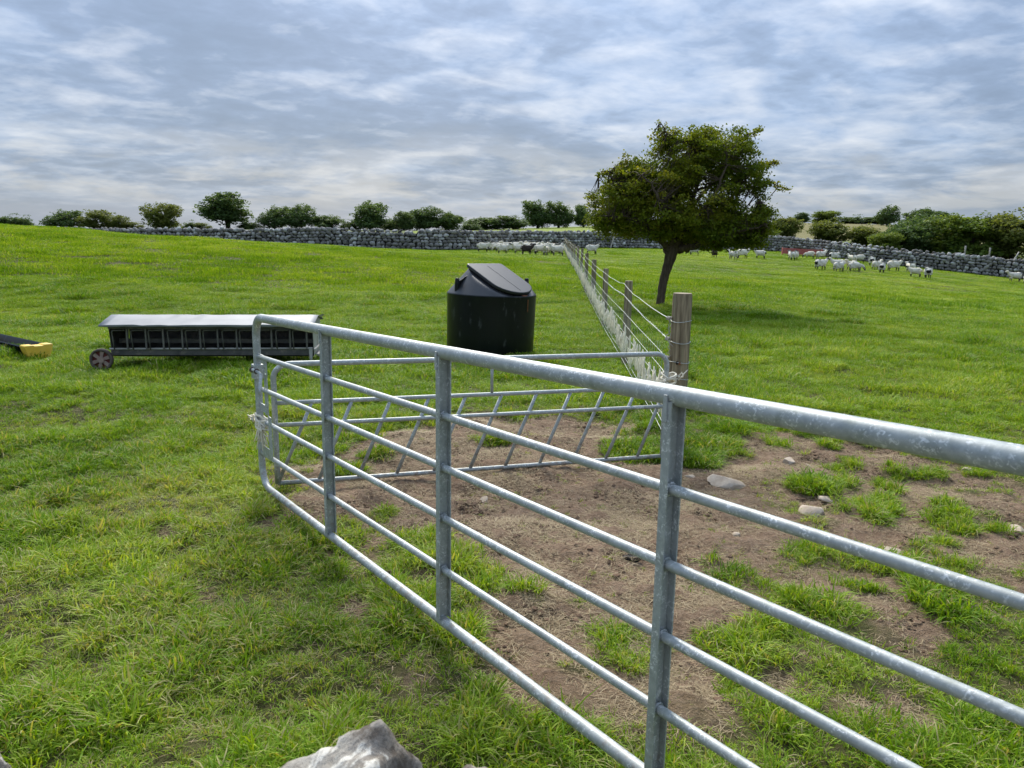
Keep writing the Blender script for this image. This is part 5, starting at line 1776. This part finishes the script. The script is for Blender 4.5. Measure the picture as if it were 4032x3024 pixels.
for (x_, y_, s_) in ((0.62, 3.62, 0.05), (0.42, 4.0, 0.03)):
    me = stone_mesh('dung', 950 + int(s_ * 1000), 2, (s_, s_ * 0.6, s_ * 0.5), 8, 0.1, M['dung'])
    o = bpy.data.objects.new('dung_clod', me); col.objects.link(o); o.location = (x_, y_, gz(x_, y_) - 0.005)
    tag(o, 'larger dark clod of dung on the bare soil' if s_ > 0.04 else 'smaller dark clod of dung further back on the bare soil', 'dung', 'dung on the bare soil')

# ------------------------------------------------------------------ the near wall the photographer stands at
nwall = thing('near_stone_wall', 'lichened limestone wall below the camera, tips showing at the bottom edge', 'stone wall', (-0.6, 0.70, 0.0))
nvar = [stone_mesh('stone', 700 + k, 3, (0.5, 0.5, 0.5), 14, 0.008, M['stone_near']) for k in range(7)]
rn_ = np.random.default_rng(8)
z = 0.0
while z < 0.70:
    hrow = rn_.uniform(0.13, 0.18)
    xq = -2.4 + rn_.uniform(0, 0.1)
    while xq < 0.45:
        L_ = rn_.uniform(0.18, 0.34)
        for dy in (-0.11, 0.11):
            o = bpy.data.objects.new('stone', nvar[rn_.integers(0, 7)]); col.objects.link(o); o.parent = nwall
            o.location = Vector((xq + L_ / 2, 0.68 + dy + rn_.normal(0, 0.01), z + hrow / 2)) - nwall.location
            o.scale = (L_ * 1.1, 0.27, min(hrow * 1.2, 0.2)); o.rotation_euler = (rn_.normal(0, 0.06), rn_.normal(0, 0.08), rn_.normal(0, 0.1))
        xq += L_ * 0.97
    z += hrow * 0.95


def hero_stone(name, planes, hs_, c, seed, sub=5):
    """stone cut by given planes (unit normal, distance from its centre), roughened"""
    bm = bmesh.new(); bmesh.ops.create_icosphere(bm, subdivisions=sub, radius=1.0)
    N = np.array(planes, float); N /= np.linalg.norm(N, axis=1, keepdims=True); H_ = np.array(hs_)
    C0 = np.array([v.co for v in bm.verts]); D = C0 / np.linalg.norm(C0, axis=1, keepdims=True)
    q = D @ N.T
    e = np.where(q > 0.02, np.maximum(q, 0.02) / H_, 0)
    rad = 1.0 / (np.sum(e ** 14, 1) ** (1 / 14.0))
    P = D * rad[:, None]
    nz = fbm(P[:, 0] * 30 + seed, P[:, 2] * 30 + P[:, 1] * 21, 1.0, 4, seed) - 0.5
    n2_ = fbm(P[:, 0] * 110 + seed, P[:, 2] * 110 + P[:, 1] * 81, 1.0, 3, seed + 5) - 0.5
    P = P + D * (nz * 0.030 + n2_ * 0.007)[:, None]
    for v, p in zip(bm.verts, P): v.co = Vector(p.tolist())
    me = bpy.data.meshes.new(name); bm.to_mesh(me); bm.free()
    me.polygons.foreach_set('use_smooth', [True] * len(me.polygons))
    me.materials.append(M['stone_near'])
    o = bpy.data.objects.new(name, me); col.objects.link(o); o.parent = nwall
    o.location = Vector(c) - nwall.location
    return o


hero_stone('stone', [(-0.56, -0.15, 0.82), (0.86, -0.1, 0.5), (0.05, -1, 0.22), (0.05, 1, 0.35), (0, 0, -1), (-1, 0, 0), (0.1, 0, 1)], [0.088, 0.058, 0.070, 0.070, 0.13, 0.17, 0.140], (-0.156, 0.80, 0.872), 3)['label'] = 'pointed lichened stone standing on the wall top'
hero_stone('stone', [(-0.3, -0.15, 0.9), (0.86, -0.1, 0.4), (0.05, -1, 0.2), (0.05, 1, 0.3), (0, 0, -1), (-1, 0, 0)], [0.085, 0.07, 0.07, 0.07, 0.12, 0.16], (-0.672, 0.80, 0.848), 11)
hero_stone('stone', [(-0.3, -0.15, 0.9), (0.5, -0.1, 0.9), (0.05, -1, 0.2), (0.05, 1, 0.3), (0, 0, -1), (-1, 0, 0.2), (1, 0, 0)], [0.075, 0.08, 0.06, 0.06, 0.1, 0.06, 0.07], (-0.030, 0.80, 0.842), 17)

# ------------------------------------------------------------------ sheep
def sheep_mesh(pose, seed=0):
    if pose == 'up':
        neck = [((0.40, 0, 0.58), 0.115), ((0.49, 0, 0.70), 0.085), ((0.545, 0, 0.79), 0.070), ((0.60, 0, 0.775), 0.060), ((0.70, 0, 0.715), 0.038)]
        ear = ((0.53, 0.055, 0.81), (0.52, 0.145, 0.80))
    elif pose == 'turn':
        neck = [((0.39, 0.03, 0.58), 0.115), ((0.46, 0.09, 0.70), 0.085), ((0.49, 0.14, 0.78), 0.070), ((0.50, 0.20, 0.765), 0.060), ((0.50, 0.30, 0.71), 0.038)]
        ear = ((0.44, 0.13, 0.80), (0.36, 0.12, 0.79))
    else:
        neck = [((0.42, 0, 0.48), 0.115), ((0.53, 0, 0.38), 0.085), ((0.60, 0, 0.27), 0.068), ((0.63, 0, 0.20), 0.058), ((0.66, 0, 0.09), 0.038)]
        ear = ((0.60, 0.06, 0.28), (0.56, 0.14, 0.27))
    V = []; Rr = []; E = []

    def add(p, r_, to=None):
        V.append(p); Rr.append(r_)
        if to is not None: E.append((to, len(V) - 1))
        return len(V) - 1
    mid = add((-0.05, 0, 0.465), 0.235)
    rump = add((-0.30, 0, 0.48), 0.215, mid)
    tail_b = add((-0.43, 0, 0.50), 0.105, rump)
    tl_ = add((-0.50, 0, 0.40), 0.030, tail_b)
    chest = add((0.22, 0, 0.46), 0.21, mid)
    p = chest
    hd = None
    for i, (c, r_) in enumerate(neck):
        p = add(c, r_, p)
        if i == 2: hd = p
    for sgn in (1, -1):
        if pose == 'turn':
            e2 = ear[1] if sgn > 0 else (0.60, 0.13, 0.79)
        else:
            e2 = (ear[1][0], sgn * ear[1][1], ear[1][2])
        add(e2, 0.020, hd)
        st = sgn * 0.02
        h1 = add((-0.31, sgn * 0.105, 0.36), 0.085, rump)
        h2 = add((-0.30 + st, sgn * 0.115, 0.25), 0.048, h1)
        h3 = add((-0.365 + st, sgn * 0.115, 0.165), 0.030, h2)
        add((-0.335 + st, sgn * 0.115, 0.0), 0.028, h3)
        f1 = add((0.24, sgn * 0.09, 0.33), 0.070, chest)
        f2 = add((0.255 - st, sgn * 0.10, 0.18), 0.034, f1)
        add((0.25 - st, sgn * 0.10, 0.0), 0.028, f2)
    me = bpy.data.meshes.new('sheep_skeleton')
    me.from_pydata(V, E, [])
    o = bpy.data.objects.new('sheep_skeleton', me); col.objects.link(o)
    o.modifiers.new('skin', 'SKIN')
    o.modifiers.new('sub', 'SUBSURF').levels = 2
    for i, d in enumerate(me.skin_vertices[0].data):
        d.radius = (Rr[i], Rr[i]); d.use_root = (i == 0)
    dg = bpy.context.evaluated_depsgraph_get()
    out = bpy.data.meshes.new_from_object(o.evaluated_get(dg))
    bpy.data.objects.remove(o, do_unlink=True)
    co_ = np.array([v.co for v in out.vertices])
    nr = np.array([v.normal for v in out.vertices])
    wooly = (co_[:, 2] > 0.28) & (np.hypot(co_[:, 0] - 0.05, co_[:, 2] - 0.47) < 0.52)
    nz = fbm(co_[:, 0] * 9 + seed, co_[:, 2] * 9 + co_[:, 1] * 7, 1.0, 2, seed) - 0.5
    co_ = co_ + nr * (nz * 0.05 * wooly)[:, None]
    co_[:, 2] = np.maximum(co_[:, 2], 0.0)
    out.vertices.foreach_set('co', co_.ravel()); out.update()
    out.polygons.foreach_set('use_smooth', [True] * len(out.polygons))
    return out, np.array([c for c, _ in neck[2:]])


POSES = {k: sheep_mesh(k, 40 + i) for i, k in enumerate(('up', 'turn', 'down'))}
COATS = {'suffolk': ('fleece', 'sheep_black', 'sheep_black'), 'white': ('fleece_white', 'fleece', 'sheep_mottled'), 'cream': ('fleece', 'fleece', 'sheep_mottled'),
         'dark': ('fleece_dark', 'sheep_black', 'sheep_black'), 'mottled': ('fleece_white', 'sheep_mottled', 'sheep_black'), 'patch': ('fleece_white', 'sheep_black', 'sheep_black')}
SHEEP = {}


def get_sheep(pose, coat):
    if (pose, coat) in SHEEP: return SHEEP[(pose, coat)]
    src, head = POSES[pose]
    me = src.copy(); me.name = 'sheep'
    me.materials.clear()
    for nm in COATS[coat]: me.materials.append(M[nm])
    mi = []
    for p in me.polygons:
        c = np.array(p.center)
        k = 0
        if np.min(np.linalg.norm(head - c, axis=1)) < 0.125: k = 1
        elif c[2] < 0.24 and not (pose == 'down' and c[0] > 0.45): k = 2
        elif coat == 'patch' and c[0] < -0.38 and 0.25 < c[2] < 0.55: k = 1
        mi.append(k)
    me.polygons.foreach_set('material_index', mi)
    SHEEP[(pose, coat)] = me
    return me


GL = 'flock bunched beside the wire fence in front of the far wall'
GT = 'sheep seen under the hawthorn crown'
GR = 'sheep scattered in front of the sloping wall on the right'
FLOCK = [
    (-2.19, 55.4, 5, 'up', 'suffolk', 1.00, 'black faced sheep standing apart at the left end of the flock', GL),
    (-1.05, 57.4, 170, 'down', 'cream', 0.95, 'cream sheep behind the second one from the left of the flock', GL),
    (-0.75, 52.5, 20, 'up', 'suffolk', 0.92, 'black legged sheep at the front, second from the flock left end', GL),
    (-0.10, 56.8, 10, 'up', 'cream', 1.00, 'pale sheep behind the front row, third from the flock left end', GL),
    (0.30, 53.8, 175, 'turn', 'cream', 0.95, 'cream sheep facing left before the dark brown one', GL),
    (0.86, 52.4, 12, 'up', 'dark', 0.95, 'only dark brown sheep in the flock by the fence', GL),
    (1.35, 56.8, 30, 'up', 'cream', 1.00, 'cream sheep directly behind and right of the dark brown one', GL),
    (1.72, 54.0, 185, 'up', 'suffolk', 0.98, 'dark legged cream sheep right of the dark brown one', GL),
    (2.12, 52.8, 260, 'up', 'cream', 0.88, 'small lamb facing the camera at the front of the flock', GL),
    (2.45, 55.2, 15, 'up', 'suffolk', 1.00, 'black faced sheep behind the small front lamb', GL),
    (2.92, 52.6, 178, 'up', 'cream', 1.02, 'big cream sheep at the front next to the fence', GL),
    (3.42, 57.0, 80, 'turn', 'suffolk', 0.98, 'sheep pressed against the fence at the right end of the flock', GL),
    (3.35, 60.6, 20, 'up', 'mottled', 1.0, 'white sheep at the back right corner of the flock', GL),
    (2.70, 60.4, 190, 'up', 'cream', 1.0, 'cream back row sheep second from the fence', GL),
    (2.05, 61.2, 5, 'down', 'cream', 1.0, 'grazing back row sheep third from the fence', GL),
    (1.40, 61.0, 200, 'up', 'cream', 1.0, 'cream back row sheep behind the dark brown one', GL),
    (0.70, 60.2, 15, 'up', 'suffolk', 1.0, 'black faced sheep in the back row left of centre', GL),
    (0.10, 60.6, 170, 'down', 'cream', 1.0, 'grazing sheep at the left end of the back row', GL),
    (-1.55, 58.6, 12, 'up', 'cream', 0.95, 'cream sheep just right of the one standing apart', GL),
    (-0.45, 59.2, 185, 'up', 'cream', 0.98, 'cream sheep at the far left of the back row', GL),
    (1.05, 58.6, 170, 'up', 'cream', 1.0, 'cream sheep squeezed in behind the dark brown one to its right', GL),
    (2.05, 58.2, 20, 'up', 'cream', 1.0, 'cream sheep in the middle of the packed flock', GL),
    (3.10, 58.4, 175, 'up', 'cream', 1.0, 'cream sheep packed behind the big front one by the fence', GL),
    (2.35, 57.2, 8, 'turn', 'cream', 0.95, 'cream sheep turning its head in the packed middle of the flock', GL),
    (5.84, 58.4, 3, 'up', 'mottled', 1.08, 'single white sheep standing right of the fence near the wall', GT),
    (14.84, 64.3, 175, 'down', 'mottled', 1.05, 'white sheep just right of the hawthorn trunk', GT),
    (15.9, 61.9, 95, 'up', 'dark', 0.85, 'small black sheep second right of the hawthorn trunk', GT),
    (16.9, 60.1, 120, 'up', 'white', 1.0, 'white sheep with head raised under the hawthorn crown', GT),
    (18.4, 62.6, 8, 'up', 'suffolk', 1.12, 'white bodied black headed sheep facing right under the crown edge', GT),
    (20.1, 63.6, 160, 'up', 'patch', 1.02, 'sheep overlapping the black headed one at the crown edge', GT),
    (22.6, 63.4, 95, 'up', 'mottled', 1.05, 'white sheep seen from behind before the left end of the red trough', GR),
    (23.3, 64.4, 70, 'up', 'suffolk', 1.0, 'dark headed sheep half hidden before the red trough', GR),
    (25.6, 67.4, 150, 'down', 'suffolk', 0.95, 'dark faced sheep grazing at the right end of the red trough', GR),
    (26.4, 67.0, 20, 'up', 'white', 1.05, 'white sheep with raised head right of the red trough', GR),
    (27.2, 66.2, 15, 'up', 'patch', 1.05, 'white sheep with a dark rump right of the trough', GR),
    (27.9, 64.2, 110, 'up', 'cream', 1.0, 'cream sheep turned away above the front right group', GR),
    (29.2, 65.8, 160, 'down', 'mottled', 1.0, 'sheep grazing near the wall behind the front right group', GR),
    (28.7, 62.4, 70, 'up', 'patch', 1.05, 'dark backed sheep right of the group by the trough', GR),
    (20.9, 52.9, 20, 'up', 'patch', 1.08, 'white sheep with dark hindquarters at the left of the front group', GR),
    (21.9, 52.3, 25, 'turn', 'white', 1.0, 'white sheep second from left in the front right group', GR),
    (22.7, 54.4, 160, 'up', 'white', 1.08, 'white sheep in the middle of the front right group', GR),
    (23.6, 53.6, 350, 'down', 'mottled', 1.02, 'mottled sheep at the right of the front right group', GR),
    (23.9, 55.0, 200, 'up', 'cream', 1.0, 'cream sheep behind the right of the front right group', GR),
    (25.9, 54.6, 60, 'up', 'patch', 1.0, 'white lamb with a dark tail left of the long bodied pair', GR),
    (26.9, 57.6, 30, 'up', 'cream', 1.0, 'cream sheep behind the white lamb right of the front group', GR),
    (28.1, 57.4, 5, 'up', 'suffolk', 1.18, 'long white black headed sheep facing right before the sloping wall', GR),
    (29.4, 57.6, 95, 'up', 'cream', 1.0, 'sheep tucked behind the head of the long bodied one', GR),
    (27.0, 52.2, 150, 'up', 'suffolk', 0.95, 'black legged sheep at the lower right of the right group', GR),
    (27.7, 51.9, 70, 'up', 'patch', 1.05, 'rear facing white sheep at the lower right of the right group', GR),
    (36.0, 55.7, 170, 'up', 'white', 1.0, 'white sheep at the right edge by the end of the wall', GR),
    (35.9, 53.9, 10, 'up', 'cream', 1.0, 'cream sheep cut off by the right edge of the picture', GR),
]
for (x_, y_, hdg, pose, coat, sc, lb_, gp) in FLOCK:
    o = bpy.data.objects.new('sheep', get_sheep(pose, coat)); col.objects.link(o)
    o.location = (x_, y_, gz(x_, y_) + 0.0)
    o.rotation_euler = (0, 0, R(hdg))
    s_ = sc * (0.95 if x_ < 5 else 0.94)
    o.scale = (s_, s_ * 1.05, s_)
    tag(o, lb_, 'sheep', gp)
